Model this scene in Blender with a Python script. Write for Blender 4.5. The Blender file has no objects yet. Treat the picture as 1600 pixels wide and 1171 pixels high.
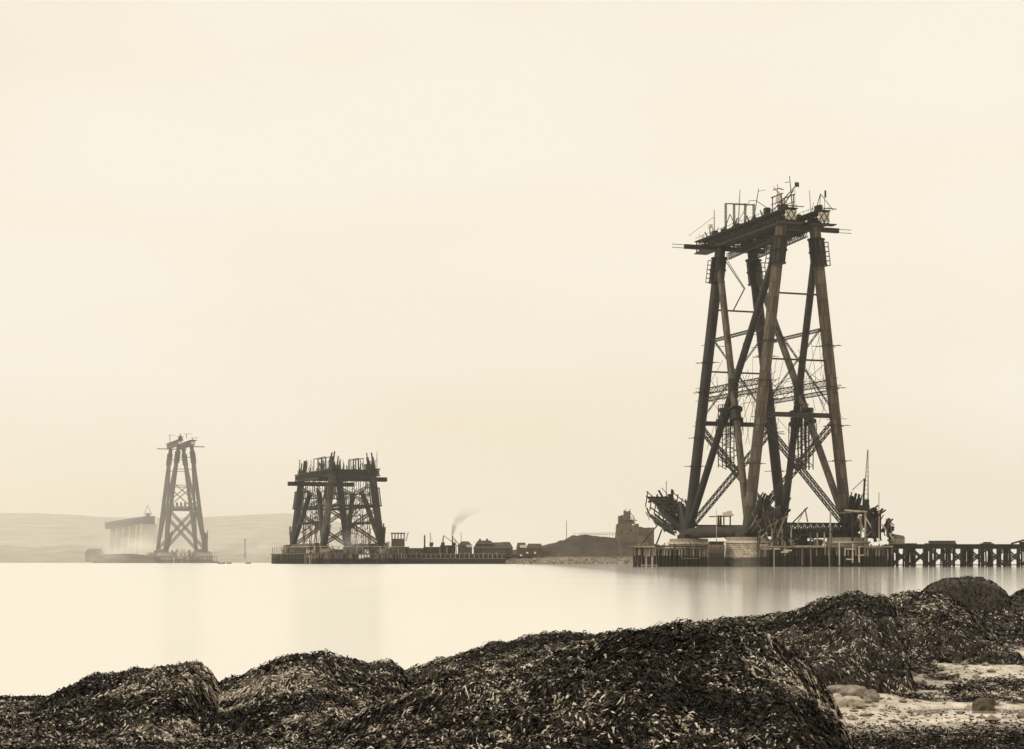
import bpy, math, random
import numpy as np
from mathutils import Vector, Matrix
R = math.radians
random.seed(7); rng = np.random.default_rng(7)
scene = bpy.context.scene
COL = scene.collection

# ------------------------------------------------------------------ camera, sky, sun, exposure
F, CX, YH, CZ = 2859.0, 800.0, 877.0, 1.8          # focal length and horizon of the 1600x1171 plate, eye height
cam_d = bpy.data.cameras.new('camera'); cam = bpy.data.objects.new('camera', cam_d); COL.objects.link(cam)
cam_d.sensor_width = 36.0; cam_d.lens = 36.0 * F / 1600.0
cam_d.shift_y = (YH - 585.5) / 1600.0               # rising front of a view camera: verticals stay upright
cam_d.clip_start = 0.5; cam_d.clip_end = 20000
cam.location = (0, 0, CZ); cam.rotation_euler = (R(90), 0, 0)
scene.camera = cam

SUN_AZ, SUN_EL = R(250), R(38)                     # compass azimuth (from +Y clockwise): behind the camera, to the left
world = bpy.data.worlds.new('World'); scene.world = world; world.use_nodes = True
wt = world.node_tree; wt.nodes.clear()
w_out = wt.nodes.new('ShaderNodeOutputWorld'); w_bg = wt.nodes.new('ShaderNodeBackground')
sky = wt.nodes.new('ShaderNodeTexSky'); sky.sky_type = 'NISHITA'; sky.sun_disc = False
sky.sun_elevation = SUN_EL; sky.sun_rotation = SUN_AZ; sky.dust_density = 6; sky.air_density = 1.5
bw = wt.nodes.new('ShaderNodeRGBToBW')
pw = wt.nodes.new('ShaderNodeMath'); pw.operation = 'POWER'; pw.inputs[1].default_value = 0.06   # thick even overcast
tc = wt.nodes.new('ShaderNodeTexCoord'); nz = wt.nodes.new('ShaderNodeTexNoise')
mp = wt.nodes.new('ShaderNodeMapping'); mp.inputs['Scale'].default_value = (1, 1, 3)
nz.inputs['Scale'].default_value = 2.2; nz.inputs['Detail'].default_value = 3
cr = wt.nodes.new('ShaderNodeValToRGB')
cr.color_ramp.elements[0].position = 0.28; cr.color_ramp.elements[0].color = (0.85, 0.75, 0.565, 1)
cr.color_ramp.elements[1].position = 0.6; cr.color_ramp.elements[1].color = (0.905, 0.84, 0.72, 1)
mul = wt.nodes.new('ShaderNodeVectorMath'); mul.operation = 'SCALE'
L_ = wt.links.new
L_(sky.outputs[0], bw.inputs[0]); L_(bw.outputs[0], pw.inputs[0])
L_(tc.outputs['Generated'], mp.inputs[0]); L_(mp.outputs[0], nz.inputs['Vector']); L_(nz.outputs[0], cr.inputs[0])
L_(cr.outputs[0], mul.inputs[0]); L_(pw.outputs[0], mul.inputs['Scale'])
L_(mul.outputs[0], w_bg.inputs[0]); L_(w_bg.outputs[0], w_out.inputs[0])
w_bg.inputs[1].default_value = 1.0

sun_d = bpy.data.lights.new('sun', 'SUN'); sun_d.energy = 1.5; sun_d.angle = R(12); sun_d.color = (1, 0.93, 0.80)
sun = bpy.data.objects.new('sun', sun_d); COL.objects.link(sun)
sdir = Vector((math.sin(SUN_AZ) * math.cos(SUN_EL), math.cos(SUN_AZ) * math.cos(SUN_EL), math.sin(SUN_EL)))
sun.rotation_euler = sdir.to_track_quat('Z', 'Y').to_euler(); sun.location = sdir * 300
vs = scene.view_settings
vs.view_transform = 'Standard'; vs.look = 'None'; vs.gamma = 1; vs.use_curve_mapping = False; vs.exposure = 0.0
scene.render.engine = 'CYCLES'
cy = scene.cycles
cy.use_denoising = True; cy.max_bounces = 8; cy.diffuse_bounces = 2; cy.glossy_bounces = 3; cy.volume_bounces = 4
cy.transparent_max_bounces = 8; cy.caustics_reflective = False; cy.caustics_refractive = False

# ------------------------------------------------------------------ helpers
def at(px, py, D):
    "point of the plate at depth D metres"
    return Vector(((px - CX) / F * D, D, CZ + (YH - py) / F * D))

def smooth01(t):
    t = np.clip(t, 0, 1); return t * t * (3 - 2 * t)

def tag(o, label=None, cat=None, group=None, kind=None):
    if label: o['label'] = label
    if cat: o['category'] = cat
    if group: o['group'] = group
    if kind: o['kind'] = kind
    return o

def thing(name, loc, label, cat, group=None):
    o = bpy.data.objects.new(name, None); COL.objects.link(o); o.location = Vector(loc)
    o.empty_display_size = 0.5
    return tag(o, label, cat, group)

def origin(o):
    v = Vector((0, 0, 0))
    while o is not None: v = v + o.location; o = o.parent
    return v

class MB:
    def __init__(s): s.v = []; s.f = []; s.uv = []
    def add(s, vs, fs, uvs=None):
        b = len(s.v); s.v += [tuple(p) for p in vs]
        for i, f in enumerate(fs):
            s.f.append(tuple(b + k for k in f))
            s.uv.append(uvs[i] if uvs else [(vs[k][0] * .5 + vs[k][1] * .5, vs[k][2]) for k in f])
        return s
    def hexa(s, q):
        return s.add(q, [(0, 3, 2, 1), (4, 5, 6, 7), (0, 1, 5, 4), (1, 2, 6, 5), (2, 3, 7, 6), (3, 0, 4, 7)])
    def box(s, c, sx, sy, sz, ax=None, ay=None):
        c = Vector(c); ax = Vector(ax or (1, 0, 0)).normalized(); ay = Vector(ay).normalized() if ay else Vector((-ax.y, ax.x, 0)).normalized()
        az = ax.cross(ay); ax = ax * sx / 2; ay = ay * sy / 2; az = az * sz / 2
        return s.hexa([c - ax - ay - az, c + ax - ay - az, c + ax + ay - az, c - ax + ay - az, c - ax - ay + az, c + ax - ay + az, c + ax + ay + az, c - ax + ay + az])
    def beam(s, a, b, w, h=None, up=(0, 0, 1)):
        a = Vector(a); b = Vector(b); h = h or w; d = (b - a)
        if d.length < 1e-6: return s
        d.normalize(); u = Vector(up)
        if abs(d.dot(u)) > .98: u = Vector((1, 0, 0)) if abs(d.x) < .9 else Vector((0, 1, 0))
        x = d.cross(u).normalized() * w / 2; y = x.cross(d).normalized() * h / 2
        return s.hexa([a - x - y, a + x - y, a + x + y, a - x + y, b - x - y, b + x - y, b + x + y, b - x + y])
    def tube(s, a, b, r0, r1=None, n=12, cap=True, seg=1):
        a = Vector(a); b = Vector(b); r1 = r0 if r1 is None else r1
        d = (b - a); ln = d.length; d.normalize()
        u = Vector((0, 1, 0)) if abs(d.y) < .9 else Vector((1, 0, 0))
        x = d.cross(u).normalized(); y = d.cross(x).normalized()
        vs = []; fs = []; uvs = []
        for k in range(seg + 1):
            t = k / seg; c = a.lerp(b, t); r = r0 + (r1 - r0) * t
            for i in range(n):
                q = 2 * math.pi * i / n; vs.append(c + x * math.cos(q) * r + y * math.sin(q) * r)
        for k in range(seg):
            for i in range(n):
                j = (i + 1) % n; fs.append((k * n + i, k * n + j, (k + 1) * n + j, (k + 1) * n + i))
                cu = 2 * math.pi * r0 / n; v0 = ln * k / seg; v1 = ln * (k + 1) / seg
                uvs.append([(cu * i, v0), (cu * (i + 1), v0), (cu * (i + 1), v1), (cu * i, v1)])
        if cap:
            fs.append(tuple(range(n - 1, -1, -1))); uvs.append([(0, 0)] * n)
            fs.append(tuple(range(seg * n, seg * n + n))); uvs.append([(0, 0)] * n)
        return s.add(vs, fs, uvs)
    def lathe(s, c, prof, n=32):
        c = Vector(c); vs = []; fs = []; uvs = []
        for r, z in prof:
            for i in range(n):
                q = 2 * math.pi * i / n; vs.append(c + Vector((r * math.cos(q), r * math.sin(q), z)))
        m = len(prof)
        for k in range(m - 1):
            for i in range(n):
                j = (i + 1) % n; fs.append((k * n + i, k * n + j, (k + 1) * n + j, (k + 1) * n + i))
                cu = 2 * math.pi * prof[k][0] / n
                uvs.append([(cu * i, prof[k][1]), (cu * (i + 1), prof[k][1]), (cu * (i + 1), prof[k + 1][1]), (cu * i, prof[k + 1][1])])
        fs.append(tuple(range((m - 1) * n, m * n))); uvs.append([(0, 0)] * n)
        return s.add(vs, fs, uvs)
    def jagged(s, a, d, r, n, lo, hi, w=None, th=.12):
        "ring of loose plates standing up round the open end of a tube"
        a = Vector(a); d = Vector(d).normalized()
        u = Vector((0, 1, 0)) if abs(d.y) < .9 else Vector((1, 0, 0))
        x = d.cross(u).normalized(); y = d.cross(x).normalized()
        for i in range(n):
            q = 2 * math.pi * i / n + random.uniform(-.1, .1); o = x * math.cos(q) + y * math.sin(q)
            t = (-x * math.sin(q) + y * math.cos(q))
            h = random.uniform(lo, hi); p = a + o * r
            s.beam(p - d * 1.0, p + d * h + o * random.uniform(-.1, .35) * h * .2, w or 2 * math.pi * r / n * .8, th, up=o)
        return s
    def lattice(s, a, b, w, h, chord, lace, step, up=(0, 0, 1), sides=4):
        a = Vector(a); b = Vector(b); d = (b - a); ln = d.length; d.normalize(); u = Vector(up)
        x = d.cross(u).normalized() * w / 2; y = x.cross(d).normalized() * h / 2
        cs = [(-x - y), (x - y), (x + y), (-x + y)]
        for c in cs: s.beam(a + c, b + c, chord)
        n = max(2, int(ln / step))
        for k in range(4):
            if sides == 2 and k % 2 == 0: continue
            c0, c1 = cs[k], cs[(k + 1) % 4]
            for i in range(n):
                p = a.lerp(b, i / n); q = a.lerp(b, (i + 1) / n)
                s.beam(p + c0, q + c1, lace); s.beam(p + c1, q + c0, lace); s.beam(q + c0, q + c1, lace)
        return s
    def build(s, name, m, parent=None, smooth=False, kind=None):
        me = bpy.data.meshes.new(name); o = bpy.data.objects.new(name, me); COL.objects.link(o)
        off = origin(parent) if parent is not None else Vector((0, 0, 0))
        v = np.array(s.v, dtype=np.float32) - np.array(off, dtype=np.float32)
        me.from_pydata(v.tolist(), [], s.f)
        ul = me.uv_layers.new(name='UVMap')
        ul.data.foreach_set('uv', np.array([c for f in s.uv for c in f], dtype=np.float32).ravel())
        if smooth:
            me.shade_smooth()
            try: me.set_sharp_from_angle(angle=R(40))
            except Exception: pass
        me.materials.append(m)
        if parent is not None: o.parent = parent
        if kind: o['kind'] = kind
        return o

def place(name, me, parent, loc, rot=(0, 0, 0), scale=(1, 1, 1)):
    "one more part that shares the mesh of its look-alikes; loc in world space"
    o = bpy.data.objects.new(name, me); COL.objects.link(o); o.parent = parent
    o.location = Vector(loc) - origin(parent); o.rotation_euler = rot; o.scale = scale
    return o

# ------------------------------------------------------------------ materials (sepia plate: warm neutral tones)
def sep(v):
    f = min(v / .4, 1); return (v, v * (.74 + .15 * f), v * (.46 + .29 * f), 1)
def ntree(name):
    m = bpy.data.materials.new(name); m.use_nodes = True; t = m.node_tree; b = t.nodes['Principled BSDF']
    return m, t, b
def nd(t, ty, **kw):
    n = t.nodes.new(ty)
    for k, v in kw.items():
        if k in n.inputs: n.inputs[k].default_value = v
        else: setattr(n, k, v)
    return n
def plain(name, v, rough=.8, var=.35, scale=1.5, bump=.2, spec=.3, detail=4, stretch=None, rand=0.0, tide=None):
    m, t, b = ntree(name); l = t.links.new
    tcn = nd(t, 'ShaderNodeTexCoord'); src = tcn.outputs['Object']
    if stretch:
        mpn = nd(t, 'ShaderNodeMapping'); mpn.inputs['Scale'].default_value = stretch; l(src, mpn.inputs[0]); src = mpn.outputs[0]
    n = nd(t, 'ShaderNodeTexNoise', Scale=scale, Detail=detail, Roughness=.6); l(src, n.inputs['Vector'])
    r = nd(t, 'ShaderNodeValToRGB'); r.color_ramp.elements[0].position = .3; r.color_ramp.elements[1].position = .7
    r.color_ramp.elements[0].color = sep(v * (1 - var)); r.color_ramp.elements[1].color = sep(v * (1 + var)); l(n.outputs[0], r.inputs[0])
    c = r.outputs[0]
    if rand:
        oi = nd(t, 'ShaderNodeObjectInfo'); mr = nd(t, 'ShaderNodeMapRange'); mr.inputs[3].default_value = 1 - rand; mr.inputs[4].default_value = 1 + rand
        l(oi.outputs['Random'], mr.inputs[0]); sc = nd(t, 'ShaderNodeVectorMath', operation='SCALE'); l(c, sc.inputs[0]); l(mr.outputs[0], sc.inputs['Scale']); c = sc.outputs[0]
    if tide:                                       # weed and slime up to the high-water mark
        g = nd(t, 'ShaderNodeNewGeometry'); sx = nd(t, 'ShaderNodeSeparateXYZ'); l(g.outputs['Position'], sx.inputs[0])
        n2 = nd(t, 'ShaderNodeTexNoise', Scale=.35, Detail=2); l(g.outputs['Position'], n2.inputs['Vector'])
        ad = nd(t, 'ShaderNodeMath', operation='MULTIPLY_ADD'); ad.inputs[1].default_value = -1.6; l(n2.outputs[0], ad.inputs[0]); l(sx.outputs[2], ad.inputs[2])
        mr2 = nd(t, 'ShaderNodeMapRange'); mr2.inputs[1].default_value = tide - 1.0; mr2.inputs[2].default_value = tide - .6; l(ad.outputs[0], mr2.inputs[0])
        mx = nd(t, 'ShaderNodeMix', data_type='RGBA'); mx.inputs[6].default_value = sep(.022); l(mr2.outputs[0], mx.inputs[0]); l(c, mx.inputs[7]); c = mx.outputs[2]
    l(c, b.inputs['Base Color']); b.inputs['Roughness'].default_value = rough; b.inputs['Specular IOR Level'].default_value = spec
    if bump:
        bp = nd(t, 'ShaderNodeBump', Strength=bump, Distance=.1); l(n.outputs[0], bp.inputs['Height']); l(bp.outputs[0], b.inputs['Normal'])
    return m
def bricked(name, v, w, h, mortar, contrast=.3, rough=.7, bump=.4, tide=None, mdark=.5, squash=.5, var=.3, dist=.05):
    m, t, b = ntree(name); l = t.links.new
    uv = nd(t, 'ShaderNodeUVMap'); bk = nd(t, 'ShaderNodeTexBrick')
    bk.inputs['Scale'].default_value = 1; bk.inputs['Brick Width'].default_value = w; bk.inputs['Row Height'].default_value = h
    bk.inputs['Mortar Size'].default_value = mortar; bk.inputs['Bias'].default_value = 0; bk.offset = squash
    bk.inputs['Color1'].default_value = sep(v * (1 - contrast)); bk.inputs['Color2'].default_value = sep(v * (1 + contrast)); bk.inputs['Mortar'].default_value = sep(v * mdark)
    l(uv.outputs[0], bk.inputs['Vector'])
    tcn = nd(t, 'ShaderNodeTexCoord'); mpn = nd(t, 'ShaderNodeMapping'); mpn.inputs['Scale'].default_value = (1, 1, .15); l(tcn.outputs['Object'], mpn.inputs[0])
    n = nd(t, 'ShaderNodeTexNoise', Scale=.9, Detail=6, Roughness=.65); l(mpn.outputs[0], n.inputs['Vector'])
    mr = nd(t, 'ShaderNodeMapRange'); mr.inputs[1].default_value = .25; mr.inputs[2].default_value = .75; mr.inputs[3].default_value = 1 - var; mr.inputs[4].default_value = 1 + var; l(n.outputs[0], mr.inputs[0])
    sc = nd(t, 'ShaderNodeVectorMath', operation='SCALE'); l(bk.outputs[0], sc.inputs[0]); l(mr.outputs[0], sc.inputs['Scale']); c = sc.outputs[0]
    if tide:
        g = nd(t, 'ShaderNodeNewGeometry'); sx = nd(t, 'ShaderNodeSeparateXYZ'); l(g.outputs['Position'], sx.inputs[0])
        mr2 = nd(t, 'ShaderNodeMapRange'); mr2.inputs[1].default_value = tide - .3; mr2.inputs[2].default_value = tide; l(sx.outputs[2], mr2.inputs[0])
        dk = nd(t, 'ShaderNodeVectorMath', operation='SCALE'); dk.inputs['Scale'].default_value = .28; l(c, dk.inputs[0])
        mx = nd(t, 'ShaderNodeMix', data_type='RGBA'); l(mr2.outputs[0], mx.inputs[0]); l(dk.outputs[0], mx.inputs[6]); l(c, mx.inputs[7]); c = mx.outputs[2]
    l(c, b.inputs['Base Color']); b.inputs['Roughness'].default_value = rough; b.inputs['Specular IOR Level'].default_value = .3
    bp = nd(t, 'ShaderNodeBump', Strength=bump, Distance=dist); inv = nd(t, 'ShaderNodeMath', operation='SUBTRACT'); inv.inputs[0].default_value = 1
    l(bk.outputs['Fac'], inv.inputs[1]); l(inv.outputs[0], bp.inputs['Height']); l(bp.outputs[0], b.inputs['Normal'])
    return m

M = {}
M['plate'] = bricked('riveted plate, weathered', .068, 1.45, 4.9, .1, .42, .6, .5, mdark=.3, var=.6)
M['plate_dark'] = bricked('riveted plate, dark paint', .012, 1.45, 4.9, .1, .42, .55, .5, mdark=.5, var=.35)  # darkest of the plate tones
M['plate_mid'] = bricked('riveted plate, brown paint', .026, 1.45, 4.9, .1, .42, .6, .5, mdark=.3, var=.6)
M['iron'] = plain('dark wrought iron', .012, .6, .4, .6, .1)
M['iron_mid'] = plain('weathered iron lattice', .024, .6, .4, .6, .1)
M['timber'] = plain('weathered timber', .13, .85, .5, 1.2, .3, stretch=(1, 1, .2), rand=.4)
M['timber_pale'] = plain('new sawn timber', .33, .85, .3, 1.2, .3, stretch=(1, 1, .2), rand=.35)
M['timber_dark'] = plain('tarred timber', .022, .8, .5, 1.0, .3, rand=.4)
M['pile'] = plain('driven pile with tide mark', .24, .85, .35, 1.2, .3, stretch=(1, 1, .2), rand=.45, tide=3.6)
M['pile_dark'] = plain('tarred pile with tide mark', .05, .85, .4, 1.2, .3, stretch=(1, 1, .2), rand=.5, tide=3.6)
M['stone'] = bricked('granite courses', .5, 1.3, .62, .09, .28, .85, .7, tide=3.1, mdark=.3, var=.35, dist=.12)
M['stone_cap'] = plain('dressed granite', .5, .85, .2, 1.5, .2)
M['stone_top'] = plain('stained granite', .26, .85, .35, 1.2, .3)
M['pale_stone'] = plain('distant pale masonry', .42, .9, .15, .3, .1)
M['ruin'] = plain('weathered ruin stone', .13, .9, .35, .35, .3)
M['canvas'] = plain('canvas', .6, .9, .1, 1, .1)
M['flag_dark'] = plain('dark flag cloth', .04, .9, .3, 1, .1)
M['roof'] = plain('slate roof', .055, .7, .3, .4, .1)
M['shed'] = plain('tarred board shed', .075, .8, .3, .5, .2)
M['hill'] = plain('hill pasture', .34, .95, .4, .012, 0, detail=8)
M['shore'] = plain('low shore ground', .27, .95, .4, .03, 0, detail=5)
M['mat_glass'] = plain('window glass', .03, .15, .1, 1, 0, .5)

# ------------------------------------------------------------------ the bridge line
TH = 0.3461
d2 = Vector((-math.sin(TH), math.cos(TH), 0)); r2 = Vector((math.cos(TH), math.sin(TH), 0))
C1 = Vector((85.8, 617.6, 0)); C2 = C1 + 584 * d2; C3 = C1 + 1168 * d2
def frame(C):
    def T(u, v, z): return C + d2 * u + r2 * v + Vector((0, 0, z))
    return T
def u_at(C, px, v):
    k = (px - CX) / F
    return (C.x + r2.x * v - k * (C.y + r2.y * v)) / (k * d2.y - d2.x)
def z_at(py, D): return CZ + (YH - py) / F * D

# ------------------------------------------------------------------ water
WB = MB(); WB.add([(-4200, -30, 0), (4200, -30, 0), (4200, 6800, 0), (-4200, 6800, 0)], [(0, 1, 2, 3)])
m, t, b = ntree('estuary water'); l = t.links.new
b.inputs['Base Color'].default_value = (.82, .79, .72, 1); b.inputs['Roughness'].default_value = .13; b.inputs['IOR'].default_value = 1.34
b.inputs['Specular IOR Level'].default_value = .6
g = nd(t, 'ShaderNodeNewGeometry'); mpn = nd(t, 'ShaderNodeMapping'); mpn.inputs['Scale'].default_value = (.25, .9, 1); l(g.outputs['Position'], mpn.inputs[0])
n = nd(t, 'ShaderNodeTexNoise', Scale=.5, Detail=4, Roughness=.6); l(mpn.outputs[0], n.inputs['Vector'])
bp = nd(t, 'ShaderNodeBump', Strength=.012, Distance=.3); l(n.outputs[0], bp.inputs['Height']); l(bp.outputs[0], b.inputs['Normal'])
sxw = nd(t, 'ShaderNodeSeparateXYZ'); l(g.outputs['Position'], sxw.inputs[0])
nw = nd(t, 'ShaderNodeTexNoise', Scale=.02, Detail=3); mpw = nd(t, 'ShaderNodeMapping'); mpw.inputs['Scale'].default_value = (.35, 1.6, 1); l(g.outputs['Position'], mpw.inputs[0]); l(mpw.outputs[0], nw.inputs['Vector'])
aw = nd(t, 'ShaderNodeMath', operation='MULTIPLY_ADD'); aw.inputs[1].default_value = 5; l(nw.outputs[0], aw.inputs[0]); l(sxw.outputs[0], aw.inputs[2])
mw = nd(t, 'ShaderNodeMapRange'); mw.inputs[1].default_value = -10; mw.inputs[2].default_value = 22; mw.inputs[3].default_value = .25; mw.inputs[4].default_value = .075; l(aw.outputs[0], mw.inputs[0]); l(mw.outputs[0], b.inputs['Roughness'])
M['water'] = m
tag(WB.build('water', M['water']), kind='structure')

# ------------------------------------------------------------------ hills and far shore
def vnoise(x, y, seed=0):
    "smooth value noise on arrays"
    x = np.asarray(x, float); y = np.asarray(y, float)
    xi = np.floor(x).astype(np.int64); yi = np.floor(y).astype(np.int64); fx = smooth01(x - xi); fy = smooth01(y - yi)
    def h(a, b_):
        q = (a * 374761393 + b_ * 668265263 + seed * 1442695041) & 0x7fffffff
        q = ((q ^ (q >> 13)) * 1274126177) & 0x7fffffff
        return ((q ^ (q >> 16)) & 0xffff) / 65535.0
    return (h(xi, yi) * (1 - fx) + h(xi + 1, yi) * fx) * (1 - fy) + (h(xi, yi + 1) * (1 - fx) + h(xi + 1, yi + 1) * fx) * fy
def fbm(x, y, seed=0, o=4):
    s = 0; a = .5
    for k in range(o): s = s + a * (vnoise(x * 2 ** k, y * 2 ** k, seed + k) - .5); a *= .5
    return s

def grid_mesh(name, X, Y, Z, mat, keep=None, smooth=True):
    ny, nx = X.shape; me = bpy.data.meshes.new(name)
    idx = np.arange(nx * ny).reshape(ny, nx)
    q = np.stack([idx[:-1, :-1], idx[:-1, 1:], idx[1:, 1:], idx[1:, :-1]], -1).reshape(-1, 4)
    if keep is not None:
        k = keep[:-1, :-1] | keep[:-1, 1:] | keep[1:, 1:] | keep[1:, :-1]; q = q[k.ravel()]
        used = np.unique(q); remap = -np.ones(nx * ny, int); remap[used] = np.arange(len(used)); q = remap[q]
        P = np.stack([X.ravel()[used], Y.ravel()[used], Z.ravel()[used]], 1)
    else: P = np.stack([X.ravel(), Y.ravel(), Z.ravel()], 1)
    me.from_pydata(P.tolist(), [], q.tolist()); me.materials.append(mat)
    if smooth: me.shade_smooth()
    o = bpy.data.objects.new(name, me); COL.objects.link(o); return o

def ridge(name, pts, D0, D1, zf, mat, seed, amp, n=140, m_=24):
    "terrain whose crest follows the given (px, py) outline at depth D1 and falls to the water at D0"
    px = np.array([p[0] for p in pts], float); py = np.array([p[1] for p in pts], float)
    xs = np.linspace(px[0], px[-1], n); crest = CZ + (YH - np.interp(xs, px, py)) / F * D1
    tt = np.linspace(0, 1.6, m_)
    X = np.zeros((m_, n)); Y = np.zeros((m_, n)); Z = np.zeros((m_, n))
    for j, tj in enumerate(tt):
        D = D0 + (D1 - D0) * tj; Y[j] = D; X[j] = (xs - CX) / F * (D0 + D1) / 2 * (1 + .0 * tj) if zf else (xs - CX) / F * D
        prof = smooth01(tj) if tj <= 1 else 1 - .5 * smooth01((tj - 1) / .6)
        Z[j] = -1.0 + (crest + 1.0) * prof + amp * fbm(X[j] / (amp * 18), Y[j] / (amp * 18), seed) * min(tj, 1) * (1 if tj < .95 else .25)
    return tag(grid_mesh(name, X, Y, Z, mat), kind='structure')
ridge('hill', [(-260, 806), (-60, 804), (0, 804.5), (80, 806), (160, 809), (240, 810), (320, 809), (400, 805), (450, 803), (490, 807), (540, 820), (600, 845), (660, 872)], 2600, 5000, False, M['hill'], 3, 22)
ridge('far_shore', [(-260, 846), (0, 852), (60, 856), (110, 850), (170, 858), (250, 862), (330, 862), (360, 853), (400, 846), (430, 848), (470, 858), (540, 866), (620, 876)], 1850, 2350, False, M['shore'], 11, 5)

# ------------------------------------------------------------------ towers
def cages(T, L, vt, zt, zc0, zc1, root, full=True):
    for su in (-1, 1):
        for sv in (-1, 1):
            def cp(z): return T(su * L / 2, sv * (18.3 + (vt - 18.3) * (z - 12) / (zt - 12)), z)
            mb = MB(); n = 22
            a, b_ = cp(zc0), cp(zc1)
            for k in range(n):
                q = 2 * math.pi * k / n; o = Vector((math.cos(q), math.sin(q), 0)) * 2.5
                if random.random() < .85: mb.beam(a + o, b_ + o, .5, .12, up=o)
            for z in (zc0, zc1, (zc0 + zc1) / 2): 
                mb.lathe(cp(z), [(1.9, -.2), (2.9, -.2), (2.9, .25), (1.9, .25)], 20)
            mb.build('riveting_cage', M['iron'], root)
            if full:
                s2 = MB(); dx = Vector((sv * 1, 0, 0)); c0 = cp(zc0) + dx * 3.2; c1 = cp(zc1 - .8) + dx * 3.2
                for ox, oy in ((-.6, -.6), (.6, -.6), (.6, .6), (-.6, .6)): s2.beam(c0 + Vector((ox, oy, 0)), c1 + Vector((ox, oy, 0)), .13)
                for k in range(6):
                    c = c0.lerp(c1, k / 5); s2.box(c, 1.3, 1.3, .12)
                s2.build('hoist_cage', M['iron'], root)

def col_v(z, vt, zt): return 18.3 + (vt - 18.3) * (z - 12) / (zt - 12)

def make_tower(C, L, zt, vt, label, detail, tone, haze_mat=None):
    T = frame(C); root = thing('cantilever_tower', C, label, 'bridge tower', 'steel towers of the unfinished bridge')
    n = 28 if detail else 16
    def cp(su, sv, z): return T(su * L / 2, sv * col_v(z, vt, zt), z)
    for i, (su, sv) in enumerate(((-1, -1), (-1, 1), (1, -1), (1, 1))):
        MB().tube(cp(su, sv, 9.5), cp(su, sv, zt + 2.5), 1.83, n=n, seg=1).build('column', M[tone[i]], root, True)
        sk = MB(); p = cp(su, sv, 10.2)                       # skewback: the plated knuckle on the pier
        sk.tube(p + d2 * -3.4, p + d2 * 3.4, 2.05, n=20); sk.box(p + Vector((0, 0, -.6)), 6.4, 5.4, 2.6, ax=d2)
        sk.build('skewback', M['iron' if su > 0 else 'plate_mid'], root, True)
        for z in ([34, 46, 60, 72] if detail else [40, 60]):  # staging round the column
            rb = MB(); c = cp(su, sv, z + random.uniform(-2, 2))
            for k in range(4):
                q = k * math.pi / 2 + TH; o = Vector((math.cos(q), math.sin(q), 0)); tt = Vector((-o.y, o.x, 0))
                rb.beam(c + o * 2.15 - tt * random.uniform(2.6, 4.6), c + o * 2.15 + tt * random.uniform(2.6, 4.6), .45, .14)
            rb.build('column_staging', M['timber_dark'], root)
    return root, T, cp

# --- near tower
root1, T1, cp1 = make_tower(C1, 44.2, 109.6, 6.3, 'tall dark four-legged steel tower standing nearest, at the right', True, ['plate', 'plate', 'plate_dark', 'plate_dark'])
L1 = 44.2; VT = 6.3; ZT = 109.6
for sv, mats in ((-1, ('plate_dark', 'plate')), (1, ('plate_mid', 'plate'))):
    MB().tube(cp1(-1, sv, 106), cp1(1, sv, 13), 1.22, n=20).build('diagonal_strut', M[mats[0]], root1, True)
    MB().tube(cp1(1, sv, 106) + r2 * -.0, cp1(-1, sv, 13), 1.20, n=20).build('diagonal_strut', M[mats[1]], root1, True)
    jc = cp1(-1, sv, 60).lerp(cp1(1, sv, 60), .5)
    MB().tube(jc + Vector((0, 0, -3.5)), jc + Vector((0, 0, 3)), 1.75, n=16).build('strut_joint', M['iron'], root1, True)
cages(T1, L1, VT, ZT, 98.6, 107, root1)
for su in (-1, 1):                                            # cross bracing between the two legs of each face
    z0 = 49.5
    bm = MB(); a, b_ = cp1(su, -1, z0), cp1(su, 1, z0)
    bm.beam(a - r2 * 1.8, b_ + r2 * 1.8, 1.3, 1.5); bm.build('cross_girder', M['plate_mid' if su < 0 else 'iron'], root1)
    for z in (67.5, 89.0):
        MB().tube(cp1(su, -1, z), cp1(su, 1, z), .3, n=8).build('tie_bar', M['iron_mid'], root1)
    top = [cp1(su, s, z0 - 1.5) for s in (-1, 1)]; bot = [cp1(su, s, 13) for s in (-1, 1)]
    for s in (0, 1):
        lb = MB(); lb.lattice(top[s], bot[1 - s], 1.7, 1.7, .3, .13, 1.9, up=tuple(d2)); lb.build('wind_brace', M['iron_mid'], root1)
        ub = MB(); ub.lattice(cp1(su, (-1, 1)[s], 80), cp1(su, (1, -1)[s], z0 + 1), .45, .45, .09, .04, 2.2, up=tuple(d2)); ub.build('upper_wind_brace', M['iron_mid'], root1)
    gb = MB(); gb.lattice(cp1(su, -1, 12.4) + r2 * 2, cp1(su, 1, 12.4) - r2 * 2, 2.4, 3.4, .5, .28, 2.2); gb.build('lower_cross_girder', M['iron'], root1)
    pn = MB(); pn.box(T1(su * L1 / 2, 0, 11.2), 2 * 16.0, .3, 1.6, ax=r2); pn.build('girder_web_plate', M['iron'], root1)
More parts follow.
